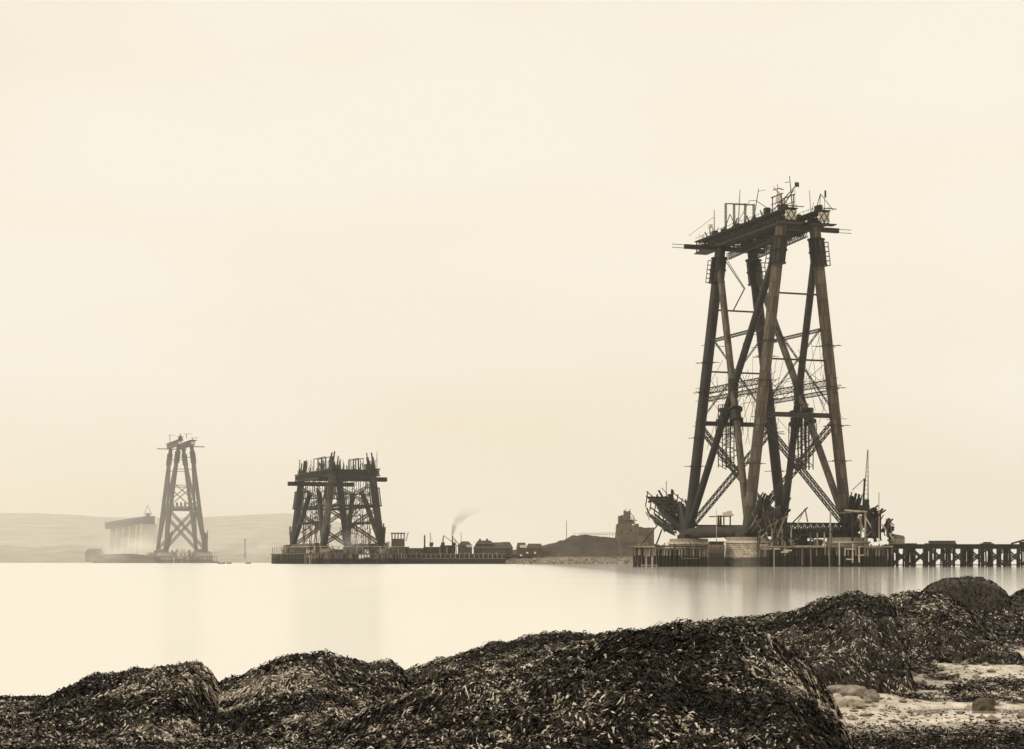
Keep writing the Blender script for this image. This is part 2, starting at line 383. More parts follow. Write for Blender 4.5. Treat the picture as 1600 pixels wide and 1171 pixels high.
for sv in (-1, 1):                                            # lower tubes and gangways along the bridge line
    MB().tube(cp1(-1, sv, 11.4) + d2 * -2, cp1(1, sv, 11.4) + d2 * 2, 1.83, n=24).build('lower_tube', M['plate_mid' if sv < 0 else 'plate_dark'], root1, True)
    for z, w in ((60.5, 1.9), (57.5, 1.2), (78, .9)):
        g_ = MB(); g_.lattice(cp1(-1, sv, z), cp1(1, sv, z), 1.2, w, .15, .08, 2.6)
        g_.box(cp1(-1, sv, z).lerp(cp1(1, sv, z), .5) + Vector((0, 0, -w / 2)), L1, 1.3, .1, ax=d2); g_.build('gangway', M['iron'], root1)
    for e1, e2 in ((-1, 1), (1, -1)):                         # drum-shaped riveting cages on the struts below the crossing
        A_, B_ = cp1(e1, sv, 106), cp1(e2, sv, 13); p0, p1 = A_.lerp(B_, .575), A_.lerp(B_, .62); dc = MB(); dc.tube(p0, p1, 1.75, 1.75, n=16); dc.tube(p0, p0.lerp(p1, .12), 2.5, n=16); dc.tube(p0.lerp(p1, .88), p1, 2.3, n=16)
        for q in range(12):
            a_ = 2 * math.pi * q / 12; o_ = Vector((math.cos(a_), math.sin(a_), 0)) * 2.2; dc.beam(p1 + o_, p1 + o_ + Vector((0, 0, -random.uniform(2, 9))), .14)
        dc.build('riveting_cage', M['iron'], root1)
    # caged lifts where the struts cross
    for s3 in (-1, 1):
        cg = MB(); c = cp1(-1, sv, 45).lerp(cp1(1, sv, 45), .5) + d2 * (s3 * 1.6)
        for ox in (-1.5, 0, 1.5):
            for oy in (-1.5, 1.5):
                cg.beam(c + r2 * (ox + s3 * 2.2) + d2 * oy + Vector((0, 0, -12)), c + r2 * (ox + s3 * 2.2) + d2 * oy + Vector((0, 0, 9)), .3)
        for k in range(11):
            for oy in (-1.5, 1.5):
                z = -11 + k * 2; cg.beam(c + r2 * (-1.5 + s3 * 2.2) + d2 * oy + Vector((0, 0, z)), c + r2 * (1.5 + s3 * 2.2) + d2 * oy + Vector((0, 0, z + random.choice((-1.6, 0, 1.6)))), .22)
        cg.build('lift_cage', M['iron'], root1)
for k in range(26):                                           # bristling staging round the started bottom member
    a = T1(-24 - random.uniform(6, 18), -18.3 + random.uniform(-3, 3), 13 + random.uniform(0, 6)); dv = d2 * random.uniform(-3, 3) + r2 * random.uniform(-2, 2) + Vector((0, 0, random.uniform(.5, 4)))
    MB().beam(a - dv, a + dv, random.choice((.15, .25, .4))).build('staging_pole', M[random.choice(('timber_dark', 'timber', 'iron'))], root1)
for k in range(40):                                           # slack hoisting ropes and stays between legs and gangways
    sv = random.choice((-1, 1)); za = random.uniform(50, 78); zb_ = za - random.uniform(6, 22); fa, fb = random.random(), random.random()
    a = cp1(-1, sv, za).lerp(cp1(1, sv, za), fa); b_ = cp1(-1, sv, max(zb_, 40)).lerp(cp1(1, sv, max(zb_, 40)), min(1, max(0, fa + random.uniform(-.35, .35))))
    MB().beam(a, b_, .1).build('stay', M['iron'], root1)
for k in range(34):
    su = random.choice((-1, 1)); sv = random.choice((-1, 1)); z = random.choice((47, 49, 57, 58.5, 60, 62, 75, 77)) + random.uniform(-.6, .6); c = cp1(su, sv, z)
    dv = (r2 if k % 2 else d2) * random.uniform(2.5, 6.5) * random.choice((-1, 1)); MB().beam(c - dv * .5, c + dv, .5, .12).build('staging_plank', M['timber_dark'], root1)
for k in range(60):                                           # loose poles, spars and planks of the riveters' staging
    su = random.choice((-1, 1)); z = random.uniform(55.5, 63); f_ = random.random()
    a = cp1(su, -1, z).lerp(cp1(su, 1, z), f_) if k % 2 else cp1(-1, su, z).lerp(cp1(1, su, z), f_)
    dv = (r2 * random.uniform(-4, 4) + d2 * random.uniform(-4, 4) + Vector((0, 0, random.uniform(-3, 3))))
    MB().beam(a - dv, a + dv, .14).build('staging_pole', M['timber_dark'], root1)
# started cantilever members: broken-off tubes leaning away from the tower
def stub(T, L, su, sv, root, mat, ln=13, slope=46, r=1.83, z=12, jag=(1.5, 4.5), name='unfinished_strut', nj=11):
    a = T(su * L / 2 + su * 1.5, sv * 18.3, z); dr = (d2 * su * math.cos(R(slope)) + Vector((0, 0, math.sin(R(slope)))) - r2 * sv * .08).normalized()
    mb = MB(); mb.tube(a, a + dr * ln, r, n=18, cap=True); mb.jagged(a + dr * ln, dr, r, nj, jag[0], jag[1]); mb.build(name, M[mat], root, True); return a, dr
stub(T1, L1, -1, -1, root1, 'plate_dark', 11, 47); stub(T1, L1, -1, 1, root1, 'plate_dark', 9, 62, jag=(2, 5)); stub(T1, L1, 1, -1, root1, 'plate_dark', 8, 58); stub(T1, L1, 1, 1, root1, 'plate_dark', 8, 58)
stub(T1, L1, -1, -1, root1, 'plate_dark', 18, 18, name='bottom_member', z=11.4, jag=(1, 4)); stub(T1, L1, -1, 1, root1, 'plate_dark', 15, 18, name='bottom_member', z=11.4)
stub(T1, L1, 1, -1, root1, 'plate_dark', 23, 21, name='bottom_member', z=11.4)
# top platform
for sv in (-1, 1):
    u0, u1 = -28.1, (38 if sv < 0 else 30)
    g_ = MB(); g_.lattice(T1(u0, sv * 6, 113.3), T1(u1, sv * 6, 113.3), 3.6, 3.8, .5, .2, 2.6); g_.build('platform_girder', M['iron'], root1)
    fl = MB(); fl.box(T1((u0 + u1) / 2, sv * 6, 111.1), u1 - u0 + 1, 4.8, .35, ax=d2); fl.box(T1((u0 + u1) / 2, sv * 6, 115.4), u1 - u0 + 1.5, 4.6, .3, ax=d2)
    fl.build('platform_deck', M['timber_dark'], root1)
    web = MB()
    k = u0 + 6
    while k < u1 - 2:
        if random.random() < .8: web = MB(); web.box(T1(k, sv * 6, 112.7), 3.6, 3.2, 2.2, ax=d2); web.build('timber_packing', M['timber_dark'], root1)
        k += 4
    ep = MB(); ep.box(T1(u0 - .3, sv * 6, 113.3), .15, 3.9, 3.0, ax=d2); ep.build('end_sky_panel', M['canvas'], root1)  # pale panel added for the bright sky seen through the end lattice
    ex = MB()
    for s in (-1, 1):
        for c in (-1, 1): ex.beam(T1(u0 - .5, sv * 6 + c * 1 - .95, 113.3 - s * 1.5), T1(u0 - .5, sv * 6 + c * 1 + .95, 113.3 + s * 1.5), .25, .15)
    ex.build('end_cross', M['iron'], root1)
    led = MB(); led.box(T1(u0 - 1.4, sv * 6, 110.6), 3.0, 6.4, .35, ax=d2); led.beam(T1(u0 - 2.8, sv * 6 - 3.2, 115.6), T1(u0 - 2.8, sv * 6 + 3.2, 115.6), .25); led.build('end_ledge', M['timber_dark'], root1)
for u, va, vb, tip in ((22, -20, 11, -24.7), (-22, -7.5, 15, 19.8)):
    c = MB(); c.box(T1(u, (va + vb) / 2, 110.4), vb - va, 1.2, 1.5, ax=r2); c.build('cross_beam', M['iron'], root1)
    e0 = va if tip < 0 else vb; rl = MB()
    for dz in (-.55, .55): rl.beam(T1(u, e0, 110.4 + dz), T1(u, tip, 110.4 + dz), .22)
    rl.build('beam_extension_rail', M['timber_pale'], root1)
for u in (-14, -6, 2, 10, 18):
    c = MB(); c.lattice(T1(u, -6, 110.2), T1(u, 6, 110.2), 1.6, 1.5, .25, .12, 1.6); c.build('deck_cross_girder', M['iron'], root1)
hb = MB()
for sv in (-1, 1): hb.lattice(T1(-20, sv * 4.4, 109.2), T1(20, sv * 4.4, 107.4), .8, 2.0, .22, .12, 1.8, sides=2)
hb.build('hanging_truss', M['iron'], root1, kind='stuff')
for sv in (-1, 1):
    rl = MB(); u0, u1 = -28, (38 if sv < 0 else 30)
    for s in (-1, 1):
        rl.beam(T1(u0, sv * 6 + s * 2.2, 116.6), T1(u1, sv * 6 + s * 2.2, 116.6), .1)
        for k in range(int((u1 - u0) / 3)): rl.beam(T1(u0 + k * 3, sv * 6 + s * 2.2, 115.5), T1(u0 + k * 3, sv * 6 + s * 2.2, 116.7), .1)
    rl.build('handrail', M['timber_dark'], root1, kind='stuff')
jb = MB(); a = at(1131, 404, 640); b_ = at(1163, 452, 640); c_ = at(1145, 487, 640)
jb.beam(a, b_, .28); jb.beam(a + Vector((.8, 0, 0)), b_ + Vector((.4, 0, 0)), .2); jb.beam(b_, c_, .4); jb.build('hanging_spar', M['iron_mid'], root1)

for k in range(60):
    sv = random.choice((-1, -1, 1)); u = random.uniform(-28, 34 if sv < 0 else 26); ba = T1(u, sv * 6 + random.uniform(-2, 2), 115.5); h_ = random.choice((random.uniform(.5, 2), random.uniform(1, 4.5)))
    if k % 4 == 0: MB().box(ba + Vector((0, 0, h_ * .3)), random.uniform(.8, 2.4), random.uniform(.6, 1.6), h_ * .6, ax=d2).build('deck_gear', M[random.choice(('iron', 'timber_dark', 'timber'))], root1)
    else: MB().beam(ba, ba + Vector((random.uniform(-2, 2), random.uniform(-2, 2), h_)), random.choice((.12, .2, .3))).build('staging_pole', M[random.choice(('timber_dark', 'iron', 'timber'))], root1)
# --- gear standing on the near platform
def mast_on(name, px, v, py_top, label, cat, lean=0, r=.16, group=None):
    u = u_at(C1, px, v); base = T1(u, v, 115.5); o = thing(name, base, label, cat, group)
    top = base + Vector((lean, 0, z_at(py_top, base.y) - 115.5))
    MB().tube(base, top, r, r * .6, n=8).build('pole', M['timber'], o); return o, base, top
G = 'masts on the near tower platform'
o, ba, tp = mast_on('derrick_mast', 1116, -6, 328, 'short upright pole at the far left end of the high platform', 'mast', 0, .2, G)
MB().beam(ba + Vector((-1.5, 0, 8 * .55)), ba + Vector((1.2, 0, 0)), .16).build('stay', M['timber_dark'], o)
MB().beam(ba + Vector((-9, 0, .2)), ba + Vector((0, 0, 7)), .12).build('stay', M['timber_dark'], o)
o, ba, tp = mast_on('derrick_mast', 1153.5, -6, 297, 'tall mast rising through the gallows frame on the high platform', 'mast', .6, .2, G)
o, ba, tp = mast_on('derrick_mast', 1177, -6, 295, 'leaning mast with a short yard, right of the gallows frame', 'mast', 1.8, .2, G)
MB().beam(tp + Vector((0, 0, -.9)), tp + Vector((2.4, 0, -.4)), .14).build('yard', M['timber'], o)
for dx in (-1.6, 3.6): MB().beam(ba + Vector((dx * 3, 0, .5)), ba + Vector((.9 if dx > 0 else -1.2, 0, 7.2)), .18).build('stay', M['timber_dark'], o)
MB().beam(ba + Vector((-1.2, 0, 7.2)), ba + Vector((.9, 0, 7.2)), .15).build('brace', M['timber_dark'], o)
o, ba, tp = mast_on('derrick_mast', 1238, -6, 275, 'tallest thin mast at the near end of the high platform', 'mast', -.9, .2, G)
MB().beam(tp + Vector((-1.5, 0, -2.2)), tp + Vector((0, 0, -2.0)), .18).build('yard', M['timber'], o)
MB().beam(ba + Vector((-6, 0, 6.5)), ba + Vector((-3.4, 0, 3)), .2).build('stay', M['timber'], o)
# gallows frame
u0, u1 = u_at(C1, 1140.5, -6), u_at(C1, 1171, -6)
o = thing('gallows_frame', T1((u0 + u1) / 2, -6, 115.5), 'square lattice gallows frame standing upright on the high platform', 'frame')
for u in (u0, u1):
    for dv in (-1.6, 1.6):
        p = MB(); p.lattice(T1(u, -6 + dv, 115.5), T1(u, -6 + dv, z_at(319, T1(u, -6, 0).y)), .55, .55, .1, .05, 1.1, up=tuple(d2)); p.build('post', M['iron'], o)
zt_ = z_at(319, T1(u0, -6, 0).y)
for dv in (-1.6, 1.6): MB().beam(T1(u0, -6 + dv, zt_), T1(u1, -6 + dv, z_at(320, T1(u1, -6, 0).y)), .45, .4).build('top_beam', M['iron'], o)
for s in (-1, 1): MB().beam(T1(u0, -6, zt_ - 3.5), T1(u0 + s * 5, -6, 115.5), .2).build('brace', M['iron'], o)
# winch house with tarpaulin at the near end
ub = u_at(C1, 1222, -6)
o = thing('winch_stage', T1(-23, -6, 115.5), 'timber winch stage at the near end of the high platform', 'stage')
p = MB()
for uu in (-26, -20):
    for vv in (-8.2, -3.8): p.beam(T1(uu, vv, 115.5), T1(uu, vv, 120.5), .28)
p.build('post', M['timber_dark'], o, kind='stuff')
for vv in (-8.2, -3.8): MB().beam(T1(-27, vv, 120.3), T1(-19, vv, 120.3), .3).build('rail', M['timber_dark'], o)
for vv in (-8.2, -3.8): MB().beam(T1(-27, vv, 118), T1(-19, vv, 118), .2).build('rail', M['timber_dark'], o)
MB().beam(T1(-26, -8.2, 115.6), T1(-26, -3.8, 121.8), .3).build('jib', M['timber_dark'], o); MB().beam(T1(-20, -8.4, 115.6), T1(-26, -3.2, 123), .25).build('jib', M['timber_dark'], o)
w = MB(); w.tube(T1(-23, -7.2, 116.5), T1(-23, -4.8, 116.5), .8, n=14); w.build('winch_drum', M['iron'], o, True)
w = MB(); w.box(T1(-22, -5.5, 116.6), 2.4, 2.2, 2.2, ax=d2); w.build('boiler_box', M['iron'], o)
o = thing('tarpaulin', T1(-21.5, -6.6, 117), 'pale canvas hung in a tall narrow tent shape above the winches', 'tarpaulin')
p = MB(); zb, zt2 = 118.0, z_at(288.5, T1(-21.5, -6, 0).y); cc = T1(-21.5, -6.6, 0)
for k, (w0, w1, z0, z1) in enumerate(((2.3, .7, zb + .6, zt2 - 2.2), )):
    q = [cc + Vector((-w0 * .5, -.4, z0)), cc + Vector((w0 * .9, -.4, z0 - .8)), cc + Vector((w0 * .9, .5, z0 - .8)), cc + Vector((-w0 * .5, .5, z0)), cc + Vector((-w1, -.1, z1)), cc + Vector((w1 * .2, -.1, z1)), cc + Vector((w1 * .2, .1, z1)), cc + Vector((-w1, .1, z1))]
    p.hexa(q)
p.build('cloth', M['canvas'], o)
p = MB(); p.beam(cc + Vector((-2.0, 0, zt2 - 1.9)), cc + Vector((.0, 0, zt2 - 1.3)), .5, .25); p.beam(cc + Vector((0, 0, zt2 - 1.3)), cc + Vector((1.4, 0, zt2 - 1.8)), .5, .25); p.build('awning', M['timber'], o)
MB().tube(cc + Vector((-.5, 0, 115.5)), cc + Vector((-.5, 0, zt2)), .12, n=6).build('pole', M['timber'], o)
def flag(base, h, w, fh, mat, label, side=1):
    o = thing('flag', base, label, 'flag'); base = Vector(base)
    MB().tube(base, base + Vector((0, 0, h)), .09, .06, n=6).build('pole', M['timber'], o)
    f = MB(); n = 6; vs_ = []; fs_ = []
    for i in range(n + 1):
        x = w * i / n; yw = .25 * math.sin(i * 1.3); dz = -.25 * x * .5
        for j, zz in enumerate((h - .1, h - fh)): 
            for th in (-.02, .02): vs_.append(base + Vector((side * x, yw + th, zz + dz + (.12 * math.sin(i * 2) if j else 0))))
    for i in range(n):
        a = i * 4; b2 = a + 4; fs_ += [(a, b2, b2 + 2, a + 2), (a + 1, a + 3, b2 + 3, b2 + 1), (a, a + 1, b2 + 1, b2), (a + 2, b2 + 2, b2 + 3, a + 3)]
    f.add(vs_, fs_); f.build('cloth', M[mat], o)
flag(T1(-27.5, -4.1, 115.6), 8.6, 1.4, 1.6, 'flag_dark', 'small dark flag flying right of the winch stage')
flag(T1(u_at(C1, 1113, -7.6), -7.6, 115.6), 4.0, 1.6, 1.5, 'canvas', 'small white flag at the far left end of the platform', -1)
flag(T1(-26, 7.6, 115.6), 7.0, .6, 2.4, 'flag_dark', 'furled dark flag at the right corner of the high platform')
u = u_at(C1, 1282, 6)
o = thing('hoist_frame', T1(u, 6, 115.5), 'small A-shaped hoist on the right corner of the high platform', 'hoist')
tp = T1(u, 6, 121.2)
for e in (T1(u + 1.5, 4.8, 115.5), T1(u - 1.5, 4.8, 115.5), T1(u - 3, 9, 115.5)): MB().beam(e, tp, .2).build('leg', M['timber_dark'], o)
w = MB(); w.box(T1(u, 5, 116.4), 1.8, 1.6, 1.7, ax=d2); w.build('winch', M['iron'], o)
MB().tube(T1(-24, 3.6, 115.5), T1(-24, 3.2, 122.5), .1, n=6).build('pole', M['timber'], o)
# ------------------------------------------------------------------ middle tower (half height)
L2 = 82.3; T2 = frame(C2)
root2 = thing('cantilever_tower', C2, 'half-built broad steel tower in the middle distance, unfinished at the top', 'bridge tower', 'steel towers of the unfinished bridge')
def cp2(su, sv, z): return T2(su * L2 / 2, sv * col_v(z, 6.3, 105), z)
ZP = 55.0
for i, (su, sv) in enumerate(((-1, -1), (-1, 1), (1, -1), (1, 1))):
    cm = ('plate', 'plate_mid', 'plate_mid', 'plate_dark')[i]
    mb = MB(); mb.tube(cp2(su, sv, 9), cp2(su, sv, ZP + 3), 2.25, n=18); dr = (cp2(su, sv, 60) - cp2(su, sv, 50)).normalized()
    mb.build('column', M[cm], root2, True)
    j = MB(); j.jagged(cp2(su, sv, ZP + 2.8), dr, 2.3, 12, 3, 11.5, w=.9, th=.3); j.build('loose_plate_ring', M['plate_mid'], root2, kind='stuff')
    sk = MB(); p = cp2(su, sv, 9.8); sk.tube(p + d2 * -4, p + d2 * 4, 2.3, n=16); sk.box(p + Vector((0, 0, -.9)), 7, 6, 2.4, ax=d2); sk.build('skewback', M['iron'], root2, True)
    cg = MB(); a, b_ = cp2(su, sv, 36), cp2(su, sv, 47)
    if (su, sv) in ((-1, -1),): a, b_ = cp2(su, sv, 40), cp2(su, sv, 49)
    for k in range(14):
        q = 2 * math.pi * k / 14; o_ = Vector((math.cos(q), math.sin(q), 0)) * 3.3; cg.beam(a + o_, b_ + o_, .35, .2, up=o_)
    for c in (a, b_): cg.lathe(c, [(2.0, -.3), (3.6, -.3), (3.6, .3), (2, .3)], 16)
    cg.build('riveting_cage', M['iron'], root2)
    fr = .34                                                   # unfinished diagonal strut
    e = cp2(su, sv, 12).lerp(cp2(-su, sv, 105), fr); mb = MB(); mb.tube(cp2(su, sv, 12), e, 1.6, n=14); dr = (e - cp2(su, sv, 12)).normalized(); mb.jagged(e, dr, 1.4, 8, 1, 5, w=.7, th=.25); mb.build('diagonal_strut', M[('plate_dark', 'plate_mid', 'plate_dark', 'plate')[i]], root2, True)
    stub(T2, L2, su, sv, root2, 'plate_dark' if su < 0 else 'plate_mid', 9, 62, 1.8, 12, (1, 5))
for sv in (-1, 1):
    MB().tube(cp2(-1, sv, 11), cp2(1, sv, 11), 1.9, n=16).build('lower_tube', M['plate'], root2, True)
    g_ = MB(); a = T2(-L2 / 2 - 8, sv * 13, ZP + 1.4); b_ = T2(L2 / 2 + 8, sv * 13, ZP + 1.4); g_.lattice(a, b_, 4, 4.0, .6, .3, 3); g_.box((a + b_) / 2 + Vector((0, 0, -2.1)), L2 + 17, 5, .5, ax=d2); g_.box((a + b_) / 2 + Vector((0, 0, 2.1)), L2 + 17, 5, .4, ax=d2)
    g_.box((a + b_) / 2, L2 * .8, 2.6, 2.8, ax=d2); g_.build('platform_girder', M['iron'], root2)
for su in (-1, 1):
    for z, w in ((ZP - 2.6, 2.2), (ZP + 1.4, 3.4)):
        ex = 9 if w < 3 else 2; g_ = MB(); g_.lattice(T2(su * 40, -13 - ex, z), T2(su * 40, 13 + ex, z), 2.6, w, .5, .3, 2.6); g_.box(T2(su * 40, 0, z), 26 + 2 * ex, 1.8, w * .8, ax=r2); g_.build('cross_beam', M['iron'], root2)
    top = [cp2(su, s, 34) for s in (-1, 1)]; bot = [cp2(su, s, 12) for s in (-1, 1)]
    for s in (0, 1):
        lb = MB(); lb.lattice(top[s], bot[1 - s], 1.8, 1.8, .4, .2, 2.4, up=tuple(d2)); lb.build('wind_brace', M['iron_mid'], root2)
        lb = MB(); lb.lattice(cp2(su, (-1, 1)[s], 50), cp2(su, (1, -1)[s], 34), 1.4, 1.4, .3, .15, 2.2, up=tuple(d2)); lb.build('wind_brace', M['iron_mid'], root2)
    MB().tube(cp2(su, -1, 36), cp2(su, 1, 36), .7, n=8).build('tie_bar', M['iron'], root2); MB().tube(cp2(su, -1, 43), cp2(su, 1, 43), .35, n=8).build('tie_bar', M['iron'], root2)
for sv in (-1, 1):                                             # timber support towers under the platform
    for u in (-17, 15):
        g_ = MB(); v = sv * 15.5
        for du, dv in ((-2.2, -2.2), (2.2, -2.2), (2.2, 2.2), (-2.2, 2.2)): g_.beam(T2(u + du, v + dv, 9), T2(u + du, sv * 13 + dv, ZP - 1), .45)
        for k in range(5):
            z = 11 + k * 8.6
            for s in (-1, 1):
                g_.beam(T2(u - 2.2 * s, v + s * 2.2, z), T2(u + 2.2 * s, v + s * 2.2, z + 8.6), .25); g_.beam(T2(u + s * 2.2, v - 2.2, z), T2(u + s * 2.2, v + 2.2, z + 8.6), .25); g_.beam(T2(u - 2.4, v + s * 2.2, z), T2(u + 2.4, v + s * 2.2, z), .3)
        g_.build('trestle_tower', M['iron'], root2, kind='stuff')
    for z in (26, 36):
        g_ = MB(); g_.lattice(cp2(-1, sv, z), cp2(1, sv, z), 1.4, 1.4, .25, .14, 2.4); g_.build('gangway', M['iron'], root2)
for k in range(80):
    sv = random.choice((-1, 1)); z = random.uniform(12, 48); a = cp2(-1, sv, z).lerp(cp2(1, sv, z), random.uniform(.1, .95)) + r2 * (-sv * random.uniform(0, 6))
    dv = d2 * random.uniform(-6, 6) + r2 * random.uniform(-4, 4) + Vector((0, 0, random.uniform(-5, 5)))
    MB().beam(a - dv, a + dv, random.choice((.2, .3, .5))).build('staging_pole', M[random.choice(('timber_dark', 'iron_mid', 'timber'))], root2)
for k in range(110):
    sv = random.choice((-1, 1)); u = random.uniform(-46, 46); ba = T2(u, sv * 13 + random.uniform(-2, 2), ZP + 3.3)
    if k % 5 == 0: ba = T2(random.choice((-1, 1)) * 40, random.uniform(-13, 13), ZP + 3.3)
    MB().beam(ba, ba + Vector((random.uniform(-.8, .8), 0, random.uniform(1, 7))), random.choice((.2, .3, .5))).build('staging_pole', M[random.choice(('timber_dark', 'iron', 'timber'))], root2)
# frames and huts standing on the middle platform
def far_frame(C, T, px0, px1, v, z, py, label, posts=4):
    ua, ub_ = u_at(C, px0, v), u_at(C, px1, v); zt3 = z_at(py, T((ua + ub_) / 2, v, 0).y)
    o = thing('gallows_frame', T((ua + ub_) / 2, v, z), label, 'frame')
    for k in range(posts):
        uu = ua + (ub_ - ua) * k / (posts - 1); p = MB(); p.beam(T(uu, v - 1.5, z), T(uu, v - 1.5, zt3 - random.uniform(0, .4)), .55 if k % 2 == 0 else .4); p.beam(T(uu, v + 1.5, z), T(uu, v + 1.5, zt3), .4); p.build('post', M['iron'], o)
    for vv in (-1.5, 1.5): MB().beam(T(ua, v + vv, zt3), T(ub_, v + vv, zt3), .45).build('top_beam', M['iron'], o)
    return o
far_frame(C2, T2, 494, 512, -13, ZP + 3.4, 716, 'upright gallows frame on the middle tower, left of its centre leg')
far_frame(C2, T2, 548, 564, 13, ZP + 3.4, 718, 'upright gallows frame on the middle tower, right of its centre leg', 5)
for px, v, py, lab in ((486, -13, 719, 'thin mast at the left of the middle tower platform'), (532, -10, 720, 'slender mast right of the middle tower centre leg'), (589, 11, 706, 'thin mast at the right corner of the middle tower')):
    u = u_at(C2, px, v); ba = T2(u, v, ZP + 3.4); o = thing('derrick_mast', ba, lab, 'mast'); p = MB(); p.tube(ba, Vector((ba.x, ba.y, z_at(py, ba.y))), .25, .18, n=6); p.build('pole', M['timber'], o)
    MB().beam(ba + Vector((-3, 0, 0)), ba + Vector((0, 0, 6)), .2).build('stay', M['timber_dark'], o)
o = thing('winch_hut', T2(-30, 13, ZP + 3.4), 'small pale hut on the right half of the middle tower platform', 'hut')
p = MB(); p.box(T2(-30, 13, ZP + 5.4), 5, 4, 4, ax=d2); p.build('wall', M['timber'], o); p = MB(); p.tube(T2(-30, 13, ZP + 7), T2(-30, 13, ZP + 11.5), .7, .5, n=10); p.build('chimney', M['iron'], o)

# ------------------------------------------------------------------ far tower
root3, T3, cp3 = make_tower(C3, 44.2, 106, 6.3, 'slender hazy four-legged steel tower farthest away, at the left', False, ['plate_mid', 'plate_mid', 'plate_mid', 'plate_mid'])
for sv in (-1, 1):
    MB().tube(cp3(-1, sv, 103), cp3(1, sv, 13), 1.22, n=12).build('diagonal_strut', M['plate_mid'], root3, True)
    MB().tube(cp3(1, sv, 103), cp3(-1, sv, 13), 1.2, n=12).build('diagonal_strut', M['plate_mid'], root3, True)
    MB().tube(cp3(-1, sv, 11.4), cp3(1, sv, 11.4), 1.83, n=14).build('lower_tube', M['plate_mid'], root3, True)
    g_ = MB(); g_.box(T3(2, sv * 6, 111), 62, 4, 4, ax=d2); g_.build('platform_girder', M['iron_mid'], root3)
    ep = MB(); ep.box(T3(-29.2, sv * 6, 111), .3, 3.4, 2.6, ax=d2); ep.build('end_sky_panel', M['canvas'], root3)  # same added panel: sky behind the lattice as a pale sheet
    dk = MB(); dk.box(T3(0, sv * 6, 113.3), 68, 6, .5, ax=d2); dk.build('platform_deck', M['iron_mid'], root3)
    stub(T3, 44.2, -1, sv, root3, 'plate_dark', 20 if sv < 0 else 15, 48 if sv < 0 else 66, 2.6, 11, (1, 5), name='bottom_member')
cages(T3, 44.2, 6.3, 106, 93, 103, root3, False)
for u, a, b_ in ((22, -19, 9), (-22, -8, 18)):
    c = MB(); c.box(T3(u, (a + b_) / 2, 108), b_ - a, 1, .8, ax=r2); c.build('cross_beam', M['iron_mid'], root3)
for su in (-1, 1):
    g_ = MB(); g_.lattice(cp3(su, -1, 51), cp3(su, 1, 51), 1.6, 3, .5, .3, 2.6); g_.box(T3(su * 22.1, 0, 50), 26, 1.2, 1.4, ax=r2); g_.build('cross_girder', M['iron'], root3)
    for z in (72, 87, 98): MB().tube(cp3(su, -1, z), cp3(su, 1, z), .3, n=6).build('tie_bar', M['iron_mid'], root3)
    for s in (-1, 1):
        lb = MB(); lb.lattice(cp3(su, s, 48), cp3(su, -s, 13), 2.0, 2.0, .5, .25, 3, up=tuple(d2)); lb.build('wind_brace', M['iron_mid'], root3)
        lb = MB(); lb.lattice(cp3(su, s, 74), cp3(su, -s, 54), .8, .8, .2, .12, 2.5, up=tuple(d2)); lb.build('upper_wind_brace', M['iron_mid'], root3)
    for k in range(5):
        c = cp3(su, -1, 55).lerp(cp3(su, 1, 55), .2 + k * .15); w = MB(); w.box(c, 1.6, 1.6, 2.2, ax=r2); w.build('staging_block', M['iron'], root3)
for px, v, py, lab in ((265.5, -6, 680, 'thin mast at the left of the far tower top'), (279, -6, 682, 'short mast midway on the far tower top'), (291.5, -4, 678, 'tallest thin mast on the far tower top'), (301, 6, 684, 'short mast at the right of the far tower top')):
    u = u_at(C3, px, v); ba = T3(u, v, 113.5); o = thing('derrick_mast', ba, lab, 'mast'); p = MB(); tp = Vector((ba.x, ba.y, z_at(py, ba.y))); p.tube(ba, tp, .35, .25, n=6); p.build('pole', M['iron_mid'], o)
    MB().beam(tp + Vector((-2, 0, -.3)), tp + Vector((5, 0, -.2)), .3).build('yard', M['iron_mid'], o)
o = thing('winch_hut', T3(-20, -4, 113.5), 'small hut on top of the far tower', 'hut'); p = MB(); p.box(T3(-20, -4, 115.2), 4, 3.5, 3.4, ax=d2); p.build('wall', M['iron_mid'], o)
p = MB(); p.tube(T3(-20, -4, 116.9), T3(-20, -4, 119.6), .9, .4, n=8); p.build('roof_cap', M['iron_mid'], o)

# ------------------------------------------------------------------ masonry piers
def pier(c, label, group, simple=False):
    o = thing('masonry_pier', (c.x, c.y, -1), label, 'pier', group); c = Vector((c.x, c.y, 0))
    prof = []; z = -1.0; rb, rt = 7.75, 7.05; n = 14
    if simple: prof = [(rb, -1), (rt, 7.6)]
    else:
        for k in range(n):
            z0 = -1 + 8.6 * k / n; z1 = -1 + 8.6 * (k + 1) / n; r = rb + (rt - rb) * k / n
            prof += [(r - .1, z0), (r, z0 + .06), (r, z1 - .06), (r - .1, z1)]
    MB().lathe(c, prof, 44).build('shaft', M['stone'], o)
    MB().lathe(c, [(6.9, 7.55), (7.6, 7.6), (7.6, 8.25), (6.8, 8.3)], 44).build('cap_ledge', M['stone_cap'], o)
    MB().lathe(c, [(6.7, 8.25), (6.65, 9.35), (6.4, 9.5)], 44).build('top_course', M['stone_top'], o)
GP = 'granite piers under the near tower'
pier(cp1(-1, -1, 12), 'pale round granite pier with dark tide mark under the nearest leg', GP)
pier(cp1(1, -1, 12), 'granite pier behind the left timber staging, only its pale cap showing', GP)
pier(cp1(-1, 1, 12), 'granite pier hidden in timber staging under the right leg', GP)
pier(cp1(1, 1, 12), 'rear granite pier behind the right timber staging', GP)
